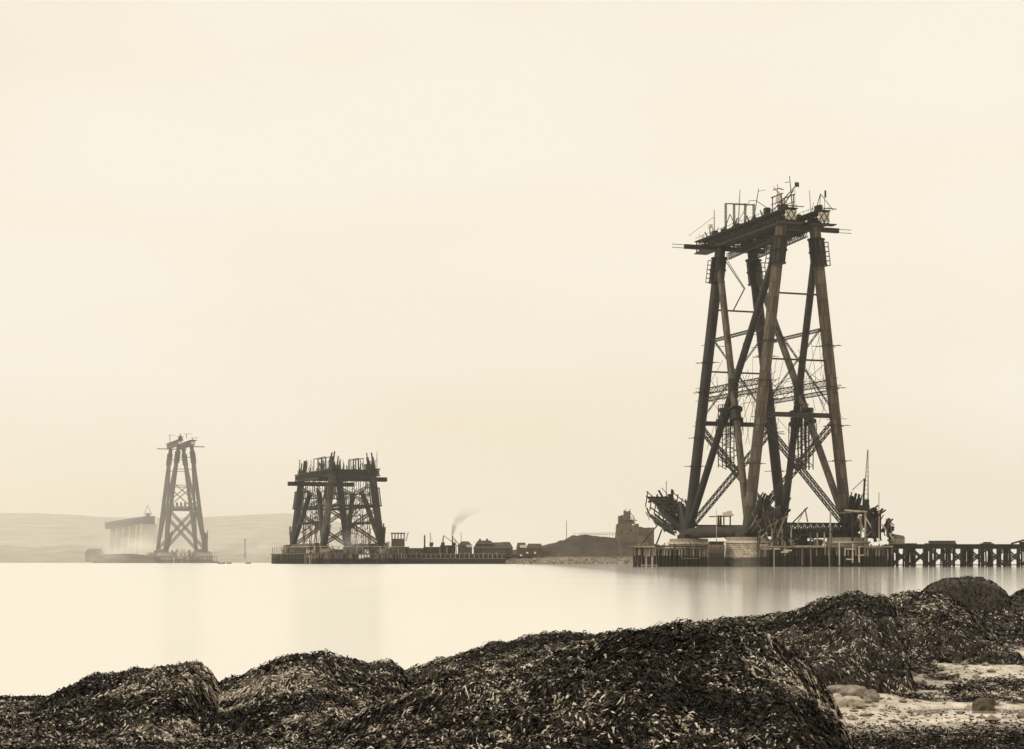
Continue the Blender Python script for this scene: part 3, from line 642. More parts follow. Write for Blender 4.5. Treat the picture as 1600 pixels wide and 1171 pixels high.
for C_, L_2, nm in ((C2, L2, 'middle'), (C3, 44.2, 'far left')):
    for su in (-1, 1):
        for sv in (-1, 1):
            c = C_ + d2 * su * L_2 / 2 + r2 * sv * 18.3
            pier(c, 'round pier under the %s %s leg of the %s tower' % ('near' if su < 0 else 'rear', 'left' if sv < 0 else 'right', nm), 'piers under the %s tower' % nm, True)

# ------------------------------------------------------------------ timber staging, trestle
def tube_mesh(name, mat, r, h, n=8):
    mb = MB(); mb.tube((0, 0, 0), (0, 0, h), r, r * .95, n=n); o = mb.build(name, M[mat]); me = o.data; bpy.data.objects.remove(o); return me
def box_mesh(name, mat, sx, sy, sz):
    mb = MB(); mb.box((0, 0, 0), sx, sy, sz); o = mb.build(name, M[mat]); me = o.data; bpy.data.objects.remove(o); return me
ME_PILE = tube_mesh('pile', 'pile', .27, 8.2); ME_PILED = tube_mesh('pile', 'pile_dark', .3, 8.0)
PIERS = [cp1(a, b_, 12) for a in (-1, 1) for b_ in (-1, 1)]
def platform(X0, X1, Y0, Y1, z, label, nx, ny, rails=True, sheet=True, pale=.75, open_end=0):
    o = thing('timber_staging', ((X0 + X1) / 2, Y0, 0), label, 'staging', 'timber stagings round the near tower')
    for j in range(ny):
        y = Y0 + (Y1 - Y0) * j / max(ny - 1, 1)
        for i in range(nx):
            x = X0 + (X1 - X0) * i / (nx - 1) + random.uniform(-.35, .35)
            if any((Vector((x, y, 0)) - Vector((q.x, q.y, 0))).length < 8.3 for q in PIERS): continue
            me = ME_PILE if (j == 0 and random.random() < pale) else ME_PILED
            if open_end and j > 1 and i < nx * open_end: continue
            h = z + (random.uniform(-.2, 1.1) if j == 0 else -.4)
            place('pile', me, o, (x, y + random.uniform(-.2, .2), -1), (random.uniform(-.02, .02), random.uniform(-.025, .025), random.uniform(0, 6)), (1, 1, (h + 1) / 8.2))
    w = X1 - X0
    for j, (dy, zz, hh, mt) in enumerate(((-.45, z - .15, .35, 'timber_pale'), (-.5, z - .9, .25, 'timber'))):
        x = X0 - .6
        while x < X1:
            ln = min(random.uniform(6, 11), X1 + .6 - x); 
            if ln > 1: mb = MB(); mb.beam((x, Y0 + dy, zz + random.uniform(-.08, .08)), (x + ln - .1, Y0 + dy, zz + random.uniform(-.08, .08)), .3, hh); mb.build('waling', M[mt if random.random() < .7 else 'timber_dark'], o)
            x += ln + (0 if j == 0 else random.uniform(0, 4))
    x = X0 - .5; nb = int((Y1 - Y0) / 4) + 1
    me = box_mesh('deck_plank', 'timber', 1.0, Y1 - Y0 + 1.6, .18)
    while x < X1 + .5:
        if abs(x - PIERS[0].x) < 8.6: x += 1.06; continue
        place('deck_plank', me, o, (x, (Y0 + Y1) / 2 + random.uniform(-.3, .3), z + .12 + random.uniform(-.03, .03))); x += 1.06
    if sheet:
        me2 = box_mesh('sheeting_board', 'pile_dark', .9, .15, z + .6); x = X0 + .5
        while x < X1 - .4:
            place('sheeting_board', me2, o, (x, Y0 + 3.2 + random.uniform(-.05, .05), (z - 1) / 2 - .1)); x += .95
    return o
XL = lambda px, D: (px - CX) / F * D
o = platform(XL(993, 592), XL(1107, 592), 592, 622, 6.7, 'long timber staging on dark piles left of the pale granite pier', 26, 4, sheet=False, pale=.85, open_end=.4)
mb = MB(); mb.beam(at(1004, 849, 594), at(1029, 819, 594), .35); mb.build('raking_strut', M['timber_dark'], o)
mb = MB(); mb.beam(at(1026, 850, 596), at(1034, 828, 596), .45); mb.build('raking_strut', M['timber_dark'], o)
mb = MB(); mb.beam(at(1066, 873, 591), at(1094, 872.6, 591), .25); mb.build('waling', M['timber'], o)
mb = MB(); mb.beam((XL(1001, 592), 591.6, .45), (XL(1028, 592), 591.6, .45), .25); mb.build('waling', M['timber_pale'], o)
# boarded fender box beside the pier
o = thing('fender_box', (XL(1119, 584), 586, 0), 'dark boarded timber box rising from the water left of the granite pier', 'fender')
x0, x1 = XL(1109, 584), XL(1132, 584)
for k in range(9):
    zz = -0.6 + k * .9; mb = MB(); e = .25 if zz > 5.2 else 0
    mb.box(((x0 + x1) / 2 + random.uniform(-.06, .06), 586, zz), x1 - x0 + e, 4.5, .84); mb.build('board', M['timber' if zz > 5 else 'pile_dark'], o)
mb = MB(); mb.box(((x0 + x1) / 2, 586.2, 4), x1 - x0 - .3, 4.2, 8.2); mb.build('core', M['timber_dark'], o)
o = platform(XL(1190, 583), XL(1392, 583), 583, 624, 6.5, 'timber staging with pale posts between the granite pier and the trestle', 34, 6, pale=.55)
for px in (1210, 1225, 1252, 1266, 1296, 1310, 1321, 1332, 1341, 1352):   # tall pale fender posts
    x = XL(px + random.uniform(-1.5, 1.5), 582); h = random.uniform(4.2, 8.4); mb = MB(); zt4 = 7.2 + random.uniform(-1.2, .8)
    mb.beam((x, 581.9, zt4 - h), (x + random.uniform(-.1, .1), 581.9, zt4), .5, .4); mb.build('fender_post', M[random.choice(('timber_pale', 'timber', 'pile', 'pile'))], o)
for px0, px1, py in ((1187, 1200, 852), (1189, 1206, 857.5), (1210, 1219, 858), (1224, 1237, 860), (1241, 1290, 853.5), (1220, 1232, 863), (1322, 1334, 874), (1340, 1350, 868), (1321, 1336, 858)):
    mb = MB(); mb.beam(at(px0, py, 581.5), at(px1, py + random.uniform(-.4, .4), 581.5), .3, .45); mb.build('waling', M['timber_pale'], o)
# framed upper tier
o = thing('timber_scaffold', (XL(1225, 592), 592, 6.7), 'open timber scaffold with diagonal braces right of the granite pier', 'scaffold')
for k, px in enumerate((1187, 1198, 1206, 1214, 1222, 1236, 1266, 1277, 1288, 1299)):
    zb = 6.7; zt4 = z_at((826 if k < 6 else 832) + random.uniform(-2, 1), 583.5); mb = MB(); mb.beam((XL(px, 583.5), 583.5, zb), (XL(px, 583.5), 583.5, zt4), .42); mb.build('post', M['timber_pale' if k % 3 else 'timber'], o)
for a, b_ in (((1186, 826), (1236, 825.5)), ((1260, 832), (1302, 831.5)), ((1204, 847), (1236, 826)), ((1188, 841), (1198, 832)), ((1192, 831), (1202, 847)), ((1186, 838), (1196, 848)), ((1216, 838), (1228, 849)), ((1184, 832), (1232, 806)), ((1199, 826), (1222, 812)), ((1230, 826), (1262, 793)), ((1246, 818), (1258, 795)), ((1258, 795), (1262, 816)), ((1222, 840), (1262, 846))):
    mb = MB(); mb.beam(at(a[0], a[1], 583), at(b_[0], b_[1], 583), .38); mb.build('brace', M[random.choice(('timber', 'timber_pale', 'timber_dark'))], o)
mb = MB(); mb.beam((XL(1184, 582.6), 582.6, 1), (XL(1184, 582.6), 582.6, z_at(800, 582.6)), .3); mb.build('post', M['timber_dark'], o)
o = thing('flagstaff', (XL(1119.5, 588), 588, 7.6), 'thin pale pole standing on the box left of the granite pier', 'pole'); mb = MB(); mb.tube((XL(1119.5, 588), 588, 7.5), (XL(1119.5, 588), 588, z_at(797, 588)), .13, .09, n=6); mb.build('pole', M['timber_pale'], o)
o = thing('flagstaff', (XL(1297.5, 588), 588, 6.7), 'stout pale post rising from the staging near the right leg', 'pole'); mb = MB(); mb.tube((XL(1297.5, 588), 588, 6.6), (XL(1297.5, 588), 588, z_at(797, 588)), .3, .25, n=8); mb.build('pole', M['timber_pale'], o)
# hut and bench platform between left legs
o = thing('works_hut', at(1135, 817, 604), 'pale-roofed open hut on posts above the lower tube, behind the nearest leg', 'hut')
c = at(1137, 805, 606); mb = MB(); mb.box(c, 3.6, 3, .6); mb.box(c + Vector((-.2, 0, .6)), 2.8, 3, .6); mb.box(c + Vector((.5, 0, 1.1)), 1.6, 2, .5); mb.build('roof', M['canvas'], o)
for px in (1131, 1141):
    mb = MB(); mb.beam(at(px, 824, 605), at(px, 805, 605), .4); mb.build('post', M['timber_dark'], o)
mb = MB(); mb.beam(at(1108, 807.5, 606), at(1143, 807, 606), .6, .35); mb.build('plank', M['timber'], o)
for px in (1122.5, 1126): mb = MB(); mb.tube(at(px, 824, 605), at(px, 805.5, 605), .38, .3, n=8); mb.build('post', M['timber_dark'], o)
# right-hand working crane and tangled scaffold round the right skewback
o = thing('lattice_crane', at(1353, 800, 588), 'slim pale lattice crane mast rising beside the right leg', 'crane')
a = at(1352.5, 800, 588); b_ = at(1356, 703, 588)
mb = MB()
for k in range(4):
    ox, oy = ((-.8, -.6), (.8, -.6), (.8, .6), (-.8, .6))[k]; mb.beam(a + Vector((ox, oy, 0)), b_ + Vector((ox * .08, oy * .08, 0)), .16)
for k in range(14):
    f0 = k / 14; p = a.lerp(b_, f0); s = 1 - .92 * f0
    for oy in (-.6, .6): mb.beam(p + Vector((-.8 * s, oy * s, 0)), p + Vector((.8 * s, oy * s, 0)), .12)
mb.build('jib', M['timber'], o, kind='stuff')
mb = MB(); mb.beam(at(1332, 766, 588), at(1351, 748, 588), .22); mb.build('stay', M['iron'], o)
mb = MB(); mb.beam(at(1351, 748, 588), at(1348, 800, 588), .5); mb.build('mast', M['iron'], o)
mb = MB(); mb.box(at(1350, 797, 588), 3.2, 2.5, 3); mb.box(at(1353, 786, 588), 1.8, 1.6, 2.2); mb.build('engine_house', M['iron'], o)
o = thing('timber_scaffold', at(1365, 847, 588), 'tangled timber scaffold bristling with spars right of the right leg', 'scaffold')
for k in range(34):
    px = random.uniform(1340, 1392); lim = 796 + max(0, px - 1365) * 1.1; py0 = random.uniform(lim + 8, 846)
    dxp = random.uniform(-3, 16); dyp = -random.uniform(3, 24) if k % 3 else random.uniform(-3, 3)
    a = at(px, py0, 586 + random.uniform(-2, 8)); b_ = at(min(px + dxp, 1396), max(py0 + dyp, lim - 2), a.y + random.uniform(-3, 3))
    mb = MB(); mb.beam(a, b_, random.choice((.3, .45, .6, .8))); mb.build('spar', M[random.choice(('timber_dark', 'iron', 'timber_dark', 'timber_pale'))], o)
for px0, py0, px1, py1, w, mt in ((1342, 805, 1349, 832, .45, 'timber_pale'), (1352, 808, 1366, 832, .45, 'timber_pale'), (1378, 820, 1396, 843, .45, 'timber_pale'), (1320, 797.5, 1355, 800, .5, 'timber_pale'), (1310, 802, 1342, 800, .4, 'timber'), (1373.3, 770, 1373.5, 848, .28, 'timber_pale'), (1384, 812, 1397, 821, .4, 'timber'), (1392, 821, 1393, 833, .4, 'timber'), (1360, 800, 1372, 790, .5, 'timber_dark'), (1372, 806, 1384, 797, .5, 'timber_dark'), (1386, 822, 1395, 811, .5, 'timber_dark'), (1345, 806, 1345, 846, .5, 'timber'), (1352, 802, 1352, 846, .5, 'timber_pale'), (1332, 846, 1332, 800, .5, 'timber_dark'), (1368, 847, 1360, 805, .9, 'iron')):
    mb = MB(); mb.beam(at(px0, py0, 585.5), at(px1, py1, 585.5), w); mb.build('spar', M[mt], o)
mb = MB(); mb.box(at(1365, 822, 596), 4.2, 4, 8); mb.build('casing', M['plate_dark'], o); mb = MB(); mb.box(at(1362, 799.5, 596), 4.8, 4.4, .5); mb.build('stage', M['timber_dark'], o)
o = thing('store_hut', at(1400, 845, 592), 'small pale gabled hut at the foot of the tangled scaffold', 'hut'); c = at(1401, 845, 592); c.z = 7.2; o.location.z = 7.2
mb = MB(); mb.box(c + Vector((0, 0, 1)), 4.6, 3, 2); mb.build('wall', M['timber_pale'], o); mb = MB(); mb.add([c + Vector(q) for q in ((-2.5, -1.7, 1.9), (2.5, -1.7, 1.9), (2.5, 1.7, 1.9), (-2.5, 1.7, 1.9), (-1.2, 0, 3.4), (2.2, 0, 2.8))], [(0, 1, 5, 4), (2, 3, 4, 5), (0, 4, 3), (1, 2, 5), (0, 3, 2, 1)]); mb.build('roof', M['timber'], o)
# working cage at the end of the left cantilever member
o = thing('working_cage', T1(34, -18.3, 10), 'dark boat-shaped boarded working cage at the left of the near tower', 'scaffold cage')
ax = (d2 * math.cos(R(21)) + Vector((0, 0, math.sin(R(21))))).normalized(); a0 = T1(23.5, -18.3, 11.4); up = r2.cross(ax).normalized()
for k in range(58):
    q = R(-205 + random.random() * 230); rr = random.uniform(3.2, 5.0); off = (r2 * math.cos(q) + up * math.sin(q)) * rr
    s0 = random.uniform(5, 17) + max(0, math.sin(-q)) * 2; s1 = min(s0 + random.uniform(4, 11), 26.5 - max(0, math.sin(-q)) * 3); f0 = .5 + .5 * min(1, s0 / 16); f1 = .5 + .5 * min(1.2, s1 / 18)
    mb = MB(); mb.beam(a0 + ax * s0 + off * f0, a0 + ax * s1 + off * f1 + r2 * random.uniform(-.5, .5) + up * random.uniform(-.6, .6), random.uniform(.4, 1.5), .18, up=off); mb.build('board', M[random.choice(('timber', 'timber_dark', 'timber_dark', 'iron', 'iron', 'plate_mid'))], o)
for k in range(26):
    q = R(-200 + random.random() * 220); off = (r2 * math.cos(q) + up * math.sin(q)); p = a0 + ax * random.uniform(8, 27) + off * random.uniform(4, 5); dv = ax * random.uniform(-2, 2) + Vector((random.uniform(-1, 1), random.uniform(-1, 1), random.uniform(.5, 2.4)))
    mb = MB(); mb.beam(p - dv * .5, p + dv, random.choice((.16, .25, .4))); mb.build('spar', M[random.choice(('timber_dark', 'iron', 'timber'))], o)
for s in (10, 14, 18, 22, 26):
    mb = MB(); mb.beam(a0 + ax * s - r2 * 5 + up * 4.2, a0 + ax * s + r2 * 5 + up * 4.2, .45); mb.build('cross_bearer', M['timber_dark'], o)
    for e in (-5, 5):
        mb = MB(); mb.beam(a0 + ax * s + r2 * e + up * .5, a0 + ax * s + r2 * e + up * (6.4 + random.uniform(-.7, .7)), .3); mb.build('stanchion', M['timber_dark'], o)
for e in (-5, 5):
    for h in (4.2, 6): mb = MB(); mb.beam(a0 + ax * 9 + r2 * e + up * h, a0 + ax * 27 + r2 * e + up * h, .25); mb.build('rail', M['timber_dark'], o)
mb = MB(); mb.box(a0 + ax * 18 + up * 3.9, 18, 9.5, .3, ax=ax, ay=r2); mb.build('floor', M['timber_dark'], o)
for k in range(22):
    p = a0 + ax * random.uniform(9, 26) + r2 * random.uniform(-4.5, 4.5) + up * random.uniform(3, 5.4); dv = Vector((random.uniform(-2, 2), random.uniform(-2, 2), random.uniform(-1, 1.5)))
    mb = MB(); mb.beam(p - dv, p + dv, random.choice((.3, .5, .8))); mb.build('spar', M['timber_dark'], o)
c = a0 + ax * 20 + up * 4.2
o = thing('hand_crane', c, 'small crane with chimney and mast on the boat-shaped working cage', 'crane'); mb = MB(); mb.box(c + Vector((1.6, 0, 1.6)), 1.8, 1.8, 3); mb.build('boiler', M['iron'], o); mb = MB(); mb.tube(c + Vector((0, 0, 0)), c + Vector((0, 0, 7.8)), .16, .1, n=6); mb.build('mast', M['timber_dark'], o)
mb = MB(); mb.beam(c + Vector((1.4, 0, 1.8)), c + Vector((-1.7, 0, 5.4)), .2); mb.build('jib', M['iron'], o); mb = MB(); mb.tube(c + Vector((2, 0, 3)), c + Vector((2, 0, 4.8)), .4, n=8); mb.build('chimney', M['iron'], o)
# jetty trestle running off to the right
YJ = 590
o = thing('trestle_jetty', (XL(1480, YJ), YJ, 0), 'long timber trestle jetty with crossed braces running off the right edge', 'jetty')
XA, XB = XL(1394, YJ), XL(1690, YJ)
nb = int((XB - XA) / 5.9); bay = (XB - XA) / nb
for j, y in enumerate((YJ, YJ + 3.5, YJ + 7)):
    for i in range(nb + 1):
        for s in ((0, 1.5, 3.7, 4.6) if j == 0 else (0, 2.2)):
            if i < 5 and j and s == 0: place('pile', ME_PILED, o, (XA + i * bay + s + 1, y + 1, -1), (0, 0, 0), (1, 1, .95))
            place('pile', ME_PILED, o, (XA + i * bay + s + random.uniform(-.3, .3), y, -1), (random.uniform(-.03, .03), random.uniform(-.05, .05), random.uniform(0, 6)), (random.uniform(.8, 1.35),) * 2 + (.93,))
    for i in range(nb):
        if j == 2: continue
        x0 = XA + i * bay + .2; x1 = x0 + bay
        for za, zb in ((.5, 5.9), (5.9, .5)):
            mb = MB(); mb.beam((x0, y - .35 - .1 * (za > zb), za), (x1, y - .35 - .1 * (za > zb), zb), .46, .3, up=(0, 1, 0)); mb.build('cross_brace', M['timber_dark'], o)
    if j < 2: mb = MB(); mb.beam((XA, y - .4, .55), (XB, y - .4, .55), .25, .3); mb.build('waling', M['timber_dark'], o)
    mb = MB(); mb.beam((XA - 2, y - .3, 6.35), (XB, y - .3, 6.25), .5, 1.1); mb.build('cap_beam', M['timber_dark'], o)
x = XA - 1; me = box_mesh('deck_plank', 'timber_dark', 1.15, 10.5, .35)
while x < XB: place('deck_plank', me, o, (x, YJ + 3.5 + random.uniform(-.4, .4), 7.0 + random.uniform(-.05, .05))); x += 1.2
mb = MB(); mb.beam((XA - 1, YJ - 1.6, 7.0), (XB, YJ - 1.6, 7.0), .25, .5); mb.build('edge_beam', M['timber_dark'], o)
for x0p, x1p, n_, lab in ((1415, 1432, 1, 'low stack of dark baulks on the jetty, nearest the tower'), (1446, 1494, 3, 'largest stack of baulks in the middle of the jetty'), (1533, 1552, 2, 'low stack of baulks toward the right edge on the jetty')):
    o = thing('timber_stack', (XL((x0p + x1p) / 2, YJ), YJ, 7.2), lab, 'timber stack')
    for k in range(n_):
        for j in range(3):
            a_ = x0p + random.uniform(0, 8) * (k > 0) + k * 2; b2 = x1p - random.uniform(0, 12) * (k > 0); mb = MB(); mb.beam((XL(a_, YJ), YJ - .5 + j * .8, 7.35 + k * .42), (XL(b2, YJ), YJ - .5 + j * .8, 7.35 + k * .42), .6, .38); mb.build('baulk', M['timber_dark'], o)
o = thing('timber_stack', (XL(1597, YJ), YJ, 7.2), 'heap of dark timber at the right edge on the jetty', 'timber stack'); mb = MB(); mb.beam((XL(1580, YJ), YJ, 7.4), (XL(1600, YJ), YJ, 8.6), .6, .5); mb.build('baulk', M['timber_dark'], o); mb = MB(); mb.beam((XL(1593, YJ), YJ, 7.5), (XL(1606, YJ), YJ, 7.8), .6, .9); mb.build('baulk', M['timber_dark'], o)

# ------------------------------------------------------------------ staging of the middle and far towers
def far_staging(C, half_u, half_v, z, label, npx, rowz, rnd):
    T = frame(C); c0 = T(0, 0, 0); o = thing('timber_staging', c0, label, 'staging', 'timber stagings of the distant towers')
    me = tube_mesh('pile', 'pile', .32, 7.5, 6); me2 = tube_mesh('pile', 'pile_dark', .32, 7.5, 6)
    for k in range(npx):
        f_ = k / (npx - 1); place('pile', me if random.random() < .6 else me2, o, T(-half_u, -half_v + 2 * half_v * f_, -1), (0, 0, 0), (1, 1, (z + 1 + random.uniform(-.3, 1)) / 7.5))
        place('pile', me2, o, T(-half_u + 2 * half_u * f_, -half_v, -1), (0, 0, 0), (1, 1, (z + 1) / 7.5))
    mb = MB(); mb.box(T(0, 0, z - .2), 2 * half_u + 2, 2 * half_v + 2, .5, ax=d2); mb.build('deck', M['timber'], o)
    for e, hw in (('a', half_v), ('b', half_u)):
        t_w = -hw
        while t_w < hw:
            w_ = random.uniform(1.2, 4.5); h_ = z * random.choice((.35, .5, .7, .9, 1.0)); dp = random.choice((1.2, 1.2, 3.0))
            if random.random() < .72:
                c_ = T(-half_u + dp, t_w + w_ / 2, h_ / 2 - 1) if e == 'a' else T(t_w + w_ / 2, -half_v + dp, h_ / 2 - 1)
                mb = MB(); mb.box(c_, .3 if e == 'a' else w_ - .1, w_ - .1 if e == 'a' else .3, h_ + 1.0, ax=d2); mb.build('sheeting_board', M[random.choice(('pile_dark', 'pile_dark', 'pile', 'timber_dark'))], o)
            t_w += w_
    for k in range(int(rnd)):                              # upper tier frames and rails
        f_ = k / rnd
        p, q = (T(-half_u + .4, -half_v + 2 * half_v * f_, z), T(-half_u + .4, -half_v + 2 * half_v * (f_ + 1 / rnd), z))
        for (A, B) in ((p, q), (T(half_u * (1 - 2 * f_), -half_v + .4, z), T(half_u * (1 - 2 * (f_ + 1 / rnd)), -half_v + .4, z))):
            mb = MB(); mb.beam(A, A + Vector((0, 0, rowz)), .35); mb.build('post', M['timber_pale' if random.random() < .5 else 'timber'], o)
            mb = MB(); mb.beam(A + Vector((0, 0, rowz)), B + Vector((0, 0, rowz)), .3); mb.build('rail', M['timber_pale'], o)
            if random.random() < .5: mb = MB(); mb.beam(A, B + Vector((0, 0, rowz)), .25); mb.build('brace', M['timber'], o)
    return o
far_staging(C2, 52, 30, 6.5, 'broad timber staging with rails round the foot of the middle tower', 34, 4.2, 16)
far_staging(C3, 30, 28, 6, 'timber staging round the foot of the far left tower', 26, 4, 12)
def clutter(C, T, hu, hv, z, n, label, zmax):
    o = thing('works_gear', T(0, 0, z), label, 'machinery', 'gear on the staging decks')
    for k in range(n):
        u = -hu + random.uniform(0, 10) if k % 2 else random.uniform(-hu, hu); v = random.uniform(-hv, hv); c = T(u, v, z)
        h = random.uniform(1.5, zmax); w = random.uniform(1.5, 5); mb = MB()
        if k % 4 == 0: mb.tube(c + Vector((0, 0, 0)), c + Vector((0, 0, h)), w * .35, n=10); nm = 'boiler'
        elif k % 4 == 1: mb.box(c + Vector((0, 0, h / 2)), w, w * .8, h, ax=d2); nm = 'machine_box'
        else: mb.beam(c, c + Vector((random.uniform(-5, 5), random.uniform(-5, 5), h * 1.3)), .4); nm = 'spar'
        mb.build(nm, M[random.choice(('iron', 'timber', 'shed', 'timber_dark'))], o, k % 4 == 0)
clutter(C2, T2, 50, 27, 6.6, 60, 'dark machinery, boilers and spars crowding the middle tower staging', 6.5)
clutter(C3, T3, 27, 25, 6.1, 36, 'dim machinery and spars crowding the far tower staging', 6)
clutter(C1, T1, 14, 15, 6.7, 26, 'dark machinery and spars between the legs of the near tower', 4.2)

# ------------------------------------------------------------------ approach viaduct beyond the far tower
def onl(s, v=0, z=0): return C1 + d2 * s + r2 * v + Vector((0, 0, z))
o = thing('approach_viaduct', onl(1500), 'pale masonry viaduct piers carrying an iron lattice girder, far left', 'viaduct')
SP = [1368, 1420, 1472, 1524, 1576, 1628]
for s in SP:
    mb = MB(); c = onl(s); big = s == SP[0]
    w0, w1 = (20, 16) if big else (15, 10)
    q = [onl(s - 4, -w0 / 2, -1), onl(s - 4, w0 / 2, -1), onl(s + 4, w0 / 2, -1), onl(s + 4, -w0 / 2, -1)] + [onl(s - 3, -w1 / 2, 38.5), onl(s - 3, w1 / 2, 38.5), onl(s + 3, w1 / 2, 38.5), onl(s + 3, -w1 / 2, 38.5)]
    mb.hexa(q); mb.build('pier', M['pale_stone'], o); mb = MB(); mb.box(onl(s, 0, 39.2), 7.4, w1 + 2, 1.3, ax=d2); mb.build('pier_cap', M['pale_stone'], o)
for v in (-4, 4):
    mb = MB(); mb.lattice(onl(1356, v, 44), onl(1680, v, 44), 1.2, 7, .9, .5, 6, sides=2); mb.build('lattice_girder', M['iron_mid'], o)
mb = MB(); mb.box(onl(1518, 0, 47.9), 324, 11, .8, ax=d2); mb.build('deck', M['iron_mid'], o)
o = thing('travelling_crane', onl(1372, 0, 48.3), 'tiny crane on the near end of the viaduct girder', 'crane'); mb = MB(); mb.box(onl(1372, 0, 50), 6, 4, 3.5, ax=d2); mb.build('cab', M['iron_mid'], o)
for e in (-4, 4): mb = MB(); mb.beam(onl(1372 , e, 50), onl(1376, 0, 60), .4); mb.build('leg', M['iron_mid'], o)
# low embankment and hulk left of the far tower, far buildings
mb = MB(); pts = [(-12, 0), (-9, 5.5), (0, 8), (24, 8.5), (46, 6.5), (62, 2.5), (64, 0)]
base = at(166, 878, 1690); base.z = 0; vs_ = []
for dy in (-8, 8):
    for x, z in pts: vs_.append(base + Vector((x * .95, dy * (1 if z == 0 else .55), z - (1 if z == 0 else 0))))
n_ = len(pts); fs_ = [tuple(range(n_)), tuple(range(2 * n_ - 1, n_ - 1, -1))] + [(i, i + n_, i + 1 + n_, i + 1) for i in range(n_ - 1)] + [(0, n_ - 1, 2 * n_ - 1, n_)]
mb.add(vs_, fs_); hk = mb.build('hulk', M['timber']); tag(hk, 'long low dark hull shape beached left of the far tower', 'hulk')
def house(px0, px1, py_e, py_r, D, label, mat='pale_stone', depth=9, name='house', cat='house', zb=None, hip=.12, chim=1, wins=0, group=None, roofm='roof'):
    a = at(px0, py_e, D); b_ = at(px1, py_e, D); w = b_.x - a.x; ze = a.z; zr = z_at(py_r, D); zb = 1 if zb is None else zb; c = Vector(((a.x + b_.x) / 2, D, zb))
    o = thing(name, c, label, cat, group); mb = MB(); mb.box((c.x, D + depth / 2, (zb + ze) / 2), w, depth, ze - zb); mb.build('wall', M[mat], o)
    mb = MB(); e = .5; x0, x1 = a.x - e, b_.x + e; y0, y1 = D - e, D + depth + e; hx = w * hip
    mb.add([(x0, y0, ze), (x1, y0, ze), (x1, y1, ze), (x0, y1, ze), (x0 + hx, (y0 + y1) / 2, zr), (x1 - hx, (y0 + y1) / 2, zr)], [(0, 1, 5, 4), (2, 3, 4, 5), (0, 4, 3), (1, 2, 5), (0, 3, 2, 1)]); rf = mb.build('roof', M[roofm], o)
    for k in range(chim): mb = MB(); mb.box((c.x + w * (-.25 + .5 * k), D + depth / 2, zr + .5), 1.3, 1.1, 2.2); mb.build('chimney', M[mat], rf)
    for k in range(wins):
        x = a.x + w * (k + .5) / wins; mb = MB(); mb.box((x, D - .03, zb + (ze - zb) * .6), 1.3, .1, 1.5); mb.build('window', M['mat_glass'], o)
    return o
house(133, 158, 865, 858, 1850, 'long hazy shed on the far shore left of the hulk', 'shed', 12, 'shed', 'shed', wins=0, chim=0)
o = thing('factory_chimney', at(383, 872, 2000), 'hazy slim chimney on the shore right of the far tower', 'chimney'); a = at(383, 875, 2000); mb = MB(); mb.lathe((a.x, a.y, 0), [(1.5, 0), (1.0, 25), (1.3, 25.2), (1.3, 26)], 12); mb.build('stack', M['ruin'], o, True)
for px0, px1, lab in ((340, 352, 'small dark rowing boat lying off the far tower'), (354, 362, 'tiny dark boat beside the far shore staging'), (384, 392, 'small dark boat between the far and middle towers')):
    a = at(px0, 878, 1250); b_ = at(px1, 878, 1250); c = Vector(((a.x + b_.x) / 2, 1250, 0)); o = thing('rowing_boat', c, lab, 'boat', 'boats off the far shore'); w = (b_.x - a.x) / 2
    vs_ = []; 
    for x, hw, zz in ((-w, .05, .95), (-w * .6, .7, .7), (0, .9, .6), (w * .6, .7, .7), (w, .05, .95)): vs_ += [c + Vector((x, -hw, zz)), c + Vector((x, 0, -.2)), c + Vector((x, hw, zz))]
    fs_ = [];
    for i in range(4): b0 = i * 3; fs_ += [(b0, b0 + 3, b0 + 4, b0 + 1), (b0 + 1, b0 + 4, b0 + 5, b0 + 2), (b0 + 2, b0 + 5, b0 + 3, b0)]
    mb = MB(); mb.add(vs_, fs_); mb.build('hull', M['timber_dark'], o)

# ------------------------------------------------------------------ the island with its works and ruin
IP = [(560, 874), (640, 868), (760, 866), (800, 859), (840, 855), (855, 852), (870, 848), (880, 845), (890, 840), (900, 837.5), (915, 837), (930, 838), (950, 840), (970, 842), (1000, 845), (1030, 852), (1060, 868), (1080, 878)]
m, t, b = ntree('island turf, spoil and rocky foot'); l = t.links.new
g = nd(t, 'ShaderNodeNewGeometry'); sx = nd(t, 'ShaderNodeSeparateXYZ'); l(g.outputs['Position'], sx.inputs[0])
n = nd(t, 'ShaderNodeTexNoise', Scale=.12, Detail=5, Roughness=.65); l(g.outputs['Position'], n.inputs['Vector'])
r = nd(t, 'ShaderNodeValToRGB'); r.color_ramp.elements[0].position = .3; r.color_ramp.elements[1].position = .75; r.color_ramp.elements[0].color = sep(.025); r.color_ramp.elements[1].color = sep(.075); l(n.outputs[0], r.inputs[0])
n2 = nd(t, 'ShaderNodeTexVoronoi', Scale=.45); l(g.outputs['Position'], n2.inputs['Vector'])
r2_ = nd(t, 'ShaderNodeValToRGB'); r2_.color_ramp.elements[0].color = sep(.10); r2_.color_ramp.elements[1].color = sep(.30); l(n2.outputs['Color'], r2_.inputs[0])
ad = nd(t, 'ShaderNodeMath', operation='MULTIPLY_ADD'); ad.inputs[1].default_value = 4; l(n.outputs[0], ad.inputs[0]); l(sx.outputs[2], ad.inputs[2])
mr = nd(t, 'ShaderNodeMapRange'); mr.inputs[1].default_value = 5.5; mr.inputs[2].default_value = 7.0; l(ad.outputs[0], mr.inputs[0])
mx = nd(t, 'ShaderNodeMix', data_type='RGBA'); l(mr.outputs[0], mx.inputs[0]); l(r2_.outputs[0], mx.inputs[6]); l(r.outputs[0], mx.inputs[7]); l(mx.outputs[2], b.inputs['Base Color']); b.inputs['Roughness'].default_value = .95
M['island'] = m
